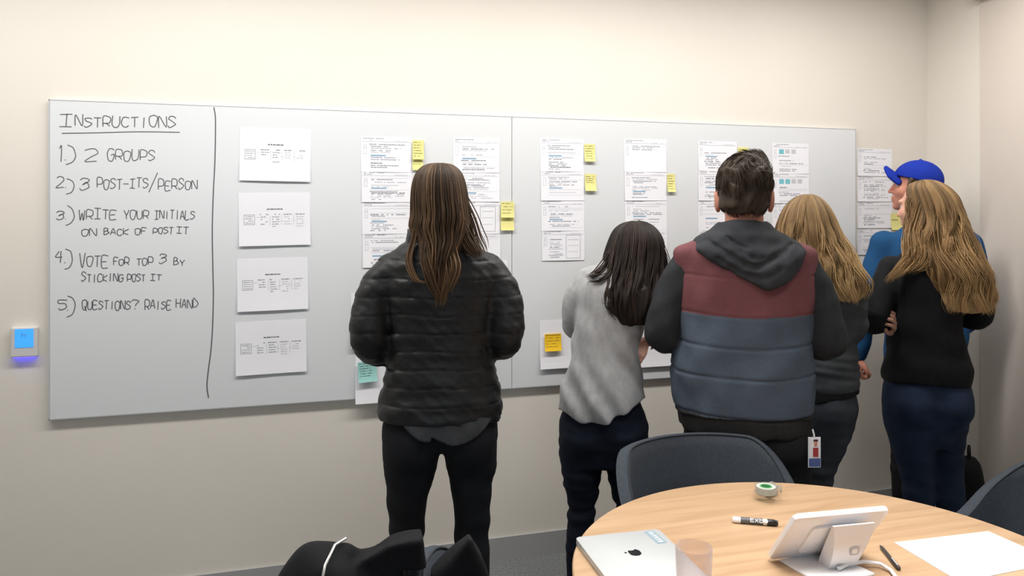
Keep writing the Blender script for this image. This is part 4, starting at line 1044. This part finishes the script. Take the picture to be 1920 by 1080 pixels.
MB().lathe([(.33, 0), (.33, .012), (.30, .022), (.06, .034), (.02, .034)], 64).build('base', M_metal, table, True)

def chair(label, cx, cy, face, ztop=.79, zarm=.62, R0=.235, flare=.055, r0=.5, r1=1.3):
    """upholstered tub chair; face = heading of the open side (degrees, 0 = +y, clockwise)"""
    c = thing('tub_chair', label, 'chair', (cx, cy, 0), -math.radians(face), 'grey tub chairs around the table')
    N = 56; Z = 12; A = math.radians(118)
    V = []
    def top(f):
        t = np.clip((abs(f) - r0) / (r1 - r0), 0, 1)
        return zarm - .05 + (ztop - zarm + .05) * (1 - t * t * (3 - 2 * t))
    def P(f, q, off):
        a = f * A; zt = top(abs(f) * A / 1.55) ; z = .40 + (zt - .40) * q
        r = R0 + flare * (z - .40) / .38 + off
        x = r * 1.08 * math.sin(a); y = -r * math.cos(a) * .98
        if abs(a) > math.pi / 2: y = (abs(a) - math.pi / 2) * r * .9
        if abs(a) > math.pi / 2: x = math.copysign(r * 1.08, a)
        return (x, y, z)
    prof = [(0, .0)] + [(k / Z, .0) for k in range(1, Z)] + [(1 - .012, .002), (1.0, -.006), (1.012, -.018), (1.004, -.031), (.985, -.036)] + [(k / Z, -.036) for k in range(Z - 1, -1, -1)]
    for i in range(N + 1):
        f = -1 + 2 * i / N
        for q, off in prof: V.append(P(f, q, off))
    n = len(prof); Q = []
    for i in range(N):
        for j in range(n):
            a = i * n + j; b_ = i * n + (j + 1) % n; Q.append((a, b_, b_ + n, a + n))
    m = MB(); vs = [m.bm.verts.new(v) for v in V]
    for q in Q: m.bm.faces.new([vs[k] for k in q])
    m.bm.faces.new([vs[k] for k in range(n)][::-1]); m.bm.faces.new([vs[N * n + k] for k in range(n)])
    br = m.build('backrest', M_felt, c, True)
    pipe = MB()
    pipe.tube([P(-1 + 2 * i / N, 1.008, -.034) for i in range(N + 1)], .0028, 6); pipe.build('piping', M_seam, br, True)
    s = MB(); poly = []
    for k in range(48):
        a = 2 * math.pi * k / 48; e = 2.6
        poly.append((math.copysign(abs(math.cos(a)) ** (2 / e), math.cos(a)) * .222, .02 + math.copysign(abs(math.sin(a)) ** (2 / e), math.sin(a)) * .215))
    s.prism(poly, .37, .46, None, .025); s.build('seat', M_felt, c, True)
    for sx in (-1, 1):
        for sy in (-1, 1):
            MB().tube([(sx * .15, sy * .14 + .01, .37), (sx * .21, sy * .20 + .01, 0.0)], [.016, .011], 12).build('leg', M_metal, c, True)
    return c
chair('grey felt tub chair at the far table edge, before the vest man', 1.24, 2.0, 180, ztop=.825)
chair('grey felt tub chair cut off by the right picture edge, beside the table', 2.13, 1.655, -90, ztop=.83, zarm=.63, r0=.15, r1=1.5)
chair('grey felt tub chair in the foreground, covered by the black coat', .53, 1.53, 82, ztop=.80)

# coat heaped over the near chair
q = at_depth(735, HZ, 1.62)
coat = thing('coat', 'black coat with a silver zip heaped over the foreground chair', 'coat', (q.x, q.y, 0), -math.radians(math.degrees(TH) - 8.9), None)
X_ = lambda u: (u - 735) / 891.0
Z_ = lambda v: HC - (v - HZ) / 891.0
v = Vol((-.30, -.2, .44), (.26, .24, .94), .0045)
v.ell((X_(612), .0, .76), (.098, .11, .118), None, .03)
v.tube([(X_(560), -.02, .72), (X_(640), -.06, .70), (X_(700), -.03, .72)], [.06, .06, .06], .04)
v.tube([(X_(655), -.01, .855), (X_(680), .0, .835), (X_(700), .02, .80)], [.022, .022, .03], .03)
v.poly([(X_(600), Z_(1120)), (X_(680), Z_(1026)), (X_(708), Z_(1013)), (X_(728), Z_(1001)), (X_(745), Z_(997)), (X_(790), Z_(994)), (X_(795), Z_(1010)), (X_(798), Z_(1130))], -.06, .01, .012, .02, -.25)
v.poly([(X_(795), Z_(1130)), (X_(801), Z_(1085)), (X_(845), Z_(1045)), (X_(876), Z_(1004)), (X_(884), Z_(1006)), (X_(905), Z_(1050)), (X_(920), Z_(1095)), (X_(915), Z_(1130))], -.05, .01, .012, .012, -.2)
v.loft([(.47, .0, .0, .17, .07), (.55, -.01, .0, .20, .085), (.64, -.02, 0, .215, .09), (.70, -.02, 0, .20, .08), (.735, -.02, 0, .15, .05)], .04)
v.disp(lambda X, Y, Z: .006 * noise3(X, Y, Z, 34, 91) + .003 * noise3(X, Y, Z, 80, 92))
# the heap is hollow where the chair's shell passes through it
cr_, sr_ = math.cos(coat.rotation_euler.z), math.sin(coat.rotation_euler.z); ca_, sa_ = math.cos(math.radians(82)), math.sin(math.radians(82))
def shell(X, Y, Z):
    wx = q.x + X * cr_ - Y * sr_ - .53; wy = q.y + X * sr_ + Y * cr_ - 1.53
    lx = wx * ca_ - wy * sa_; ly = wx * sa_ + wy * ca_
    r = np.hypot(lx / 1.08, ly / .98); a_ = np.abs(np.arctan2(lx, -ly)); Rz = .235 + .055 * (Z - .40) / .38
    rr_ = np.where(a_ > math.pi / 2, np.abs(lx) / 1.08, r)
    t_ = np.clip((a_ / 1.55 - .5) / .8, 0, 1); zt = .57 + .23 * (1 - t_ * t_ * (3 - 2 * t_))
    return -np.maximum(np.abs(rr_ - (Rz - .018)) - .030, Z - zt - .020)
v.cut(shell)
v.build('body', M_coat, coat)
m = MB(); m.tube([(X_(612), -.118, Z_(1056)), (X_(615), -.108, Z_(1036)), (X_(619), -.088, Z_(1017)), (X_(632), -.03, Z_(1004)), (X_(650), .0, Z_(1004))], .003, 8)
m.ball((X_(612), -.120, Z_(1058)), .0045, 2); m.build('zip', M_zip, coat, True)

# backpack on the floor by the corner
bp = thing('backpack', 'black backpack on the floor by the right wall corner, behind the long haired woman', 'backpack', (2.91, 2.69, 0), math.radians(45))
bp.scale = (.8, .72, .98)
v = Vol((-.18, -.15, -.02), (.18, .15, .58), .006)
v.loft([(.0, 0, 0, .12, .07), (.03, 0, 0, .145, .09), (.18, 0, 0, .15, .10), (.34, 0, 0, .135, .09), (.44, 0, 0, .10, .07), (.48, 0, 0, .05, .04)], 0)
v.disp(lambda X, Y, Z: .005 * noise3(X, Y, Z, 30, 95)); v.cut(lambda X, Y, Z: .001 - Z); v.build('bag_body', M_bag, bp)
v = Vol((-.18, -.19, 0), (.18, .0, .36), .006); v.loft([(.03, 0, -.09, .10, .04), (.10, 0, -.10, .11, .045), (.22, 0, -.09, .10, .035), (.26, 0, -.085, .07, .02)], 0); v.build('front_pocket', M_bag, bp)
MB().tube([(-.03, 0, .465), (-.03, 0, .51), (0, 0, .53), (.03, 0, .51), (.03, 0, .465)], .010, 8).build('grab_loop', M_bag, bp, True)

# identity badge at the vest man's hip
a = VEST.location; rz = VEST.rotation_euler.z
bd = thing('id_badge', 'photo identity card clipped at the hip of the man in the padded vest', 'badge', a + Vector((math.cos(rz) * .208 + math.sin(rz) * .150, math.sin(rz) * .208 - math.cos(rz) * .150, .725)), rz + math.radians(12))
hol = MB().box((0, 0, .045), (.042, .003, .100), None, .001, 1).build('holder', mat('clear_holder', (226, 226, 230), .3), bd)
m = MB(); m.box((.002, -.0022, .058), (.032, .001, .062)); m.mi = 1; m.box((.003, -.003, .046), (.018, .001, .030)); m.mi = 2; m.box((.003, -.0033, .074), (.010, .001, .016)); m.mi = 3; m.box((.003, -.003, .084), (.014, .0015, .008))
m.build('portrait', [mat('card_white', (240, 236, 236), .6), mat('card_red', (170, 60, 62), .6), mat('card_skin', (205, 140, 120), .6), mat('card_dark', (50, 34, 30), .6)], hol)
MB().box((0, -.0022, .012), (.038, .001, .026)).build('blue_stripe', mat('card_blue', (82, 96, 150), .6), hol)
MB().tube([(0, 0, .094), (0, .004, .105), (-.002, .010, .118)], .003, 8).build('clip', M_alu, bd, True)

# ------------------------------------------------------------------ things on the table
def T(u, v, h=0.0): return on_z(u, v, TZ + h)
# laptop
lh = .0155
A = T(1079, 1008, lh); B = T(1235, 992, lh)
dx = (B - A); Wl = .304; ex = dx.normalized(); ey = Vector((ex.y, -ex.x, 0))
if ey.y > 0: ey = -ey
ang = math.atan2(ex.y, ex.x)
Bx = A + ex * Wl
cl = A + ex * (dx.length / 2) + ey * .15
LW, LD = dx.length, .304
LW2, LD2 = (LW, LD)
lap = thing('laptop', 'closed silver laptop with a dark fruit shaped logo at the near table edge', 'laptop', (cl.x, cl.y, TZ), ang)
def rr(w, d, r, n=6):
    P = []
    for sx, sy, a0 in ((1, 1, 0), (-1, 1, 90), (-1, -1, 180), (1, -1, 270)):
        for k in range(n + 1):
            a = math.radians(a0 + 90 * k / n); P.append((sx * (w / 2 - r) + r * math.cos(a), sy * (d / 2 - r) + r * math.sin(a)))
    return P
M_silver = mat('silver_aluminium', (196, 199, 200), .42, metal=.25, vary=.02)
MB().prism(rr(LW, LD, .010), .001, .0100, None, .0015).build('base', M_silver, lap, True)
lid = MB().prism(rr(LW, LD, .010), .0108, lh, None, .0015).build('lid', M_silver, lap, True)
MB().prism(rr(LW - .012, LD - .012, .008), .0095, .0112).build('gasket', M_seam, lap)
# fruit logo
m = MB(); P = []
for k in range(60):
    a = 2 * math.pi * k / 60; r = .0165 * (1 + .06 * math.cos(2 * a) - .10 * math.exp(-((a - math.pi / 2) / .35) ** 2) - .06 * math.exp(-((a - 3 * math.pi / 2) / .35) ** 2))
    x, y = r * math.cos(a), r * math.sin(a)
    d = math.hypot(x - .020, y - .003)
    if d < .0095: 
        s_ = .0095 / max(d, 1e-4); x = .020 + (x - .020) * s_; y = .003 + (y - .003) * s_
    P.append((x, y))
Lg = T(1190, 1036, lh) - lap.location; Lg = Matrix.Rotation(-ang, 3, 'Z') @ Lg
MT = Matrix.Translation((Lg.x, Lg.y, lh)) @ Matrix.Rotation(math.radians(90), 4, 'Z')
m.prism(P, .0001, .0006, MT)
m.prism([(.001 + .0075 * t * math.cos(.9) - .0028 * math.sin(math.pi * t) * s_ * math.sin(.9), .0185 + .0075 * t * math.sin(.9) + .0028 * math.sin(math.pi * t) * s_ * math.cos(.9)) for s_, ts in ((-1, np.linspace(0, 1, 8)), (1, np.linspace(1, 0, 8)[1:-1])) for t in ts], .0001, .0006, MT)
m.build('logo', mat('logo_black', (28, 28, 30), .25), lid)
s0 = Matrix.Rotation(-ang, 3, 'Z') @ (T(1228, 1005, lh) - lap.location)
st = MB(); st.mi = 0; MS = Matrix.Translation((min(s0.x, LW / 2 - .028), min(s0.y, LD / 2 - .045), lh)) @ Matrix.Rotation(math.radians(94), 4, 'Z')
st.prism(rr(.075, .026, .003), .0001, .0005, MS); st.mi = 1
for x0, y0, x1, y1 in ((-.030, -.006, -.022, .006), (-.018, -.007, -.012, .007), (-.008, -.006, .0, .005), (.004, -.007, .010, .006), (.014, -.005, .020, .007), (.024, -.007, .031, .005)):
    st.prism([(x0, y0), (x1, y0), (x1 - .002, y1), (x0 + .002, y1)], .0005, .0008, MS)
st.build('sticker', [mat('sticker_grey', (138, 158, 168), .5), mat('sticker_white', (226, 230, 232), .5)], lid)

# drinking glass
M_glass = bpy.data.materials.new('clear_tumbler'); M_glass.use_nodes = True; nt = M_glass.node_tree
tb = nt.nodes.new('ShaderNodeBsdfTransparent'); tb.inputs[0].default_value = (.955, .93, .93, 1)
gb = nt.nodes['Principled BSDF']; gb.inputs['Base Color'].default_value = (.80, .74, .74, 1); gb.inputs['Roughness'].default_value = .1
lw = nt.nodes.new('ShaderNodeLayerWeight'); lw.inputs[0].default_value = .22
rp = nt.nodes.new('ShaderNodeMapRange'); rp.inputs['To Min'].default_value = .07; rp.inputs['To Max'].default_value = .8
mx = nt.nodes.new('ShaderNodeMixShader')
nt.links.new(lw.outputs['Facing'], rp.inputs[0]); nt.links.new(rp.outputs[0], mx.inputs[0]); nt.links.new(tb.outputs[0], mx.inputs[1]); nt.links.new(gb.outputs[0], mx.inputs[2])
nt.links.new(mx.outputs[0], nt.nodes['Material Output'].inputs[0])
gp = at_depth(1301, HZ, 1.60)
gl = thing('drinking_glass', 'clear plastic tumbler beside the silver laptop', 'glass', (gp.x, gp.y, TZ))
MB().lathe([(.012, .001), (.034, .001), (.0385, .122), (.0378, .1245), (.0366, .122), (.0325, .008), (.012, .008)], 64).build('tumbler', M_glass, gl, True)

# dry-erase marker
a = T(1373, 974, .008); b_ = T(1459, 981, .008)
mk = thing('marker', 'white dry erase marker with black cap lying on the table', 'marker', ((a.x + b_.x) / 2, (a.y + b_.y) / 2, TZ + .0082), math.atan2(b_.y - a.y, b_.x - a.x))
L = (b_ - a).length; RY = Matrix.Rotation(math.radians(90), 4, 'Y'); M_white = mat('white_plastic', (240, 240, 240), .35)
M_blackp = mat('black_plastic', (24, 24, 26), .35)
MB().lathe([(.004, -L / 2), (.0065, -L / 2 + .001), (.0078, -L / 2 + .006), (.0078, L * .26), (.004, L * .26)], 28, RY).build('barrel', M_white, mk, True)
MB().lathe([(.004, L * .255), (.0082, L * .255), (.0082, L * .42), (.0066, L * .44), (.0060, L * .495), (.002, L * .5)], 28, RY).build('cap', M_blackp, mk, True)
lb = MB().lathe([(.0078, -L * .32), (.00795, -L * .32), (.00795, L * .17), (.0078, L * .17)], 28, RY).build('label_band', mat('label_grey', (88, 90, 94), .4), mk, True)
m = MB()
for k, ch in enumerate('EXPO'):
    gs = glyph(ch) if ch != 'X' else [[(0, 0), (1, 1)], [(0, 1), (1, 0)]]
    for stt in gs:
        for (x0, y0), (x1, y1) in zip(stt[:-1], stt[1:]):
            pt = []
            for x, y in ((x0, y0), (x1, y1)):
                f = math.radians(38 + (.5 - y) * 62); pt.append((-.012 + k * .0115 + x * .0085, -.0082 * math.cos(f), .0082 * math.sin(f)))
            m.tube(pt, .0011, 6)
m.build('lettering', M_white, lb)

# tape dispensers
M_clear = bpy.data.materials.new('clear_plastic'); M_clear.use_nodes = True; b = M_clear.node_tree.nodes['Principled BSDF']
b.inputs['Base Color'].default_value = (.86, .88, .86, 1); b.inputs['Transmission Weight'].default_value = .8; b.inputs['Roughness'].default_value = .2; b.inputs['IOR'].default_value = 1.25
M_green = mat('green_card', (96, 168, 110), .5)
def tape(label, u, v, h0, rz, s=1.0, M_core=None):
    p_ = T(u, v, h0); t = thing('tape_dispenser', label, 'tape', (p_.x, p_.y, TZ + h0), rz, 'tape rolls on the table')
    MB().lathe([(.019 * s, .001), (.029 * s, .001), (.029 * s, .0185), (.019 * s, .0185)], 40, None, True).build('tape_roll', mat('matte_tape', (206, 210, 202), .35), t, True)
    MB().lathe([(.0145 * s, .0), (.0188 * s, .0), (.0188 * s, .0195), (.0145 * s, .0195)], 40, None, True).build('core', M_core, t, True)
    m = MB(); m.lathe([(.0302 * s, .0), (.0316 * s, .0), (.0316 * s, .020), (.0302 * s, .020)], 40, None, True); m.box((.036 * s, .016, .010), (.022, .004, .019), None, .001); m.box((.046 * s, .010, .010), (.002, .014, .019))
    m.build('dispenser', M_clear, t, True)
tape('clear tape roll lying flat on the table near the far edge', 1437, 924, 0, .3, 1.0, M_white)
tape('green cored tape roll stacked on top of the other roll', 1436, 924, .0205, -.5, .92, M_green)

# point-of-sale tablet stand seen from behind
M_pos = mat('glossy_white_plastic', (240, 240, 243), .28, vary=.004)
tl = T(1490, 968, .148); tr = T(1667, 952, .148); bl = T(1437, 1045, .009)
exx = (tr - tl).normalized(); cen0 = (tl + tr) / 2
side = (bl - tl); side = side - exx * side.dot(exx)
eyy = side.normalized(); Hh = side.length; nrm = exx.cross(eyy)
ts = thing('tablet_stand', 'white tablet stand seen from behind, with a white cable', 'tablet stand', (cen0.x, cen0.y, TZ), math.atan2(exx.y, exx.x))
TI = ts.matrix_basis.inverted()
def Lc(p): return TI @ p
Rm = Matrix((exx, eyy, nrm)).transposed().to_4x4(); 
Mt = TI @ (Matrix.Translation(cen0 + eyy * (Hh / 2)) @ Rm)
Wt = (tr - tl).length
back_sign = 1 if nrm.dot(Vector((0, 0, 1)) ) < 0 else -1
tab = MB().prism(rr(Wt, Hh, .010), -.006, .006, Mt, .002).build('tablet', M_pos, ts, True)
m = MB(); m.prism(rr(Wt - .03, Hh - .03, .004), 0, .0008, Mt @ Matrix.Translation((0, 0, -back_sign * .0065))); m.build('screen', mat('dark_glass', (18, 20, 24), .08), tab)
m = MB(); m.prism(rr(Wt * .5, Hh * .62, .012), 0, .006, Mt @ Matrix.Translation((0, Hh * .04, back_sign * .0055 - (0.006 if back_sign < 0 else 0))), .002); m.build('back_cover', M_pos, tab, True)
# base plate
pb = [T(1462, 1050, .004), T(1552, 1034, .004), T(1640, 1076, .004), T(1545, 1100, .004)]
m = MB(); m.prism([tuple(Lc(p)[:2]) for p in pb], 0, .006, None, .0015); m.build('base_plate', M_pos, ts, True)
# pedestal: curved column from the base plate up to the tablet back
z0 = TZ + .006
fl, fr = T(1553, 1068, .006), T(1609, 1060, .006)
wv = (fr - fl); wdir = Vector((exx.x, exx.y, 0)).normalized(); away = Vector((-wdir.y, wdir.x, 0))
if away.y < 0: away = -away
m = MB(); rows = []
for k in range(13):
    t = k / 12; z = z0 + t * .116
    bulge = .010 * math.sin(math.pi * t)
    w0 = .068 + .036 * t ** 1.2
    c0 = (fl + fr) / 2 + wdir * (-.004 + .0 * t); 
    near = c0 - away * (.046 * t ** 1.15 + bulge); far = c0 - away * (.046 * t ** 1.15) + away * (.034 * (1 - t) + .006)
    for p_ in ((near - wdir * w0 / 2), (near + wdir * w0 / 2), (far + wdir * w0 / 2), (far - wdir * w0 / 2)):
        q_ = Lc(Vector((p_.x, p_.y, z))); rows.append(m.bm.verts.new(q_))
for k in range(12):
    for j in range(4):
        a0 = rows[k * 4 + j]; a1 = rows[k * 4 + (j + 1) % 4]; b0 = rows[k * 4 + 4 + j]; b1 = rows[k * 4 + 4 + (j + 1) % 4]; m.bm.faces.new((a0, a1, b1, b0))
m.bm.faces.new(rows[:4][::-1]); m.bm.faces.new(rows[-4:])
es = [e for e in m.bm.edges if len(e.link_faces) == 2 and e.calc_face_angle(0) > 1.0]
bmesh.ops.bevel(m.bm, geom=es, offset=.005, segments=3, affect='EDGES', profile=.5)
ped = m.build('pedestal', M_pos, ts, True)
# ring shaped logo on the pedestal, cable
lp = (fl + fr) / 2 + wdir * .008 - away * .0292; upv = (Vector((0, 0, 1)) - away * .33).normalized(); nv = wdir.cross(upv)

m = MB(); ML = Matrix.Translation(Lc(Vector((lp.x, lp.y, z0 + .050)))) @ (TI.to_3x3().to_4x4() @ Matrix((wdir, upv, nv)).transposed().to_4x4())
m.prism([(math.copysign(abs(math.cos(a)) ** .5, math.cos(a)) * .0115, math.copysign(abs(math.sin(a)) ** .5, math.sin(a)) * .0115) for a in np.linspace(0, 2 * math.pi, 32, endpoint=False)], 0, .0012, ML); m.mi = 1
m.prism([(math.copysign(abs(math.cos(a)) ** .5, math.cos(a)) * .0068, math.copysign(abs(math.sin(a)) ** .5, math.sin(a)) * .0068) for a in np.linspace(0, 2 * math.pi, 32, endpoint=False)], .0012, .0018, ML)
m.build('logo', [mat('logo_grey', (196, 196, 200), .4), M_pos], ped)
m = MB(); m.tube([Lc(p) for p in (T(1572, 1066, .012), T(1590, 1057, .014), T(1620, 1053, .014), T(1650, 1057, .010), T(1670, 1069, .006), T(1682, 1085, .005), T(1690, 1110, .005))], .0045, 12); m.build('cable', M_white, ts, True)

# pen
a = T(1650, 1023, .0045); b_ = T(1686, 1067, .0045)
pn = thing('pen', 'dark grey ballpoint pen between tablet stand and blank paper', 'pen', ((a.x + b_.x) / 2, (a.y + b_.y) / 2, TZ + .0052), math.atan2(b_.y - a.y, b_.x - a.x))
L = (b_ - a).length
MB().lathe([(.0012, -L / 2), (.0022, -L / 2 + .006), (.0042, -L / 2 + .014), (.0045, 0), (.0045, L * .1), (.002, L * .1)], 20, RY).build('barrel', mat('pen_grey', (66, 62, 60), .4), pn, True)
MB().lathe([(.002, L * .1), (.0050, L * .1), (.0051, L * .46), (.0035, L / 2), (.001, L / 2)], 20, RY).build('cap', mat('pen_dark', (58, 54, 52), .4), pn, True)
MB().box((L * .3, -.001, .0058), (L * .32, .003, .0012), None, .0004, 1).build('clip', M_alu, pn)

# paper sheet on the table
cs = [T(1677, 1018), T(1853, 997), T(1985, 1055), T(1800, 1092)]
ex_ = (cs[1] - cs[0]).normalized(); ey_ = Vector((ex_.y, -ex_.x, 0)); ey_ = ey_ if ey_.y < 0 else -ey_
c_ = cs[0] + ex_ * ((cs[1] - cs[0]).length / 2) + ey_ * .14
sp = MB(); wS = (cs[1] - cs[0]).length
c2 = (cs[0] + cs[1] + cs[2] + cs[3]) / 4
sp.prism([tuple((p - c2)[:2]) for p in cs][::-1], .0004, .0016)
o = sp.build('paper_sheet', M_paper); o.location = (c2.x, c2.y, TZ); tag(o, 'blank white paper sheet lying on the right side of the table', 'paper')
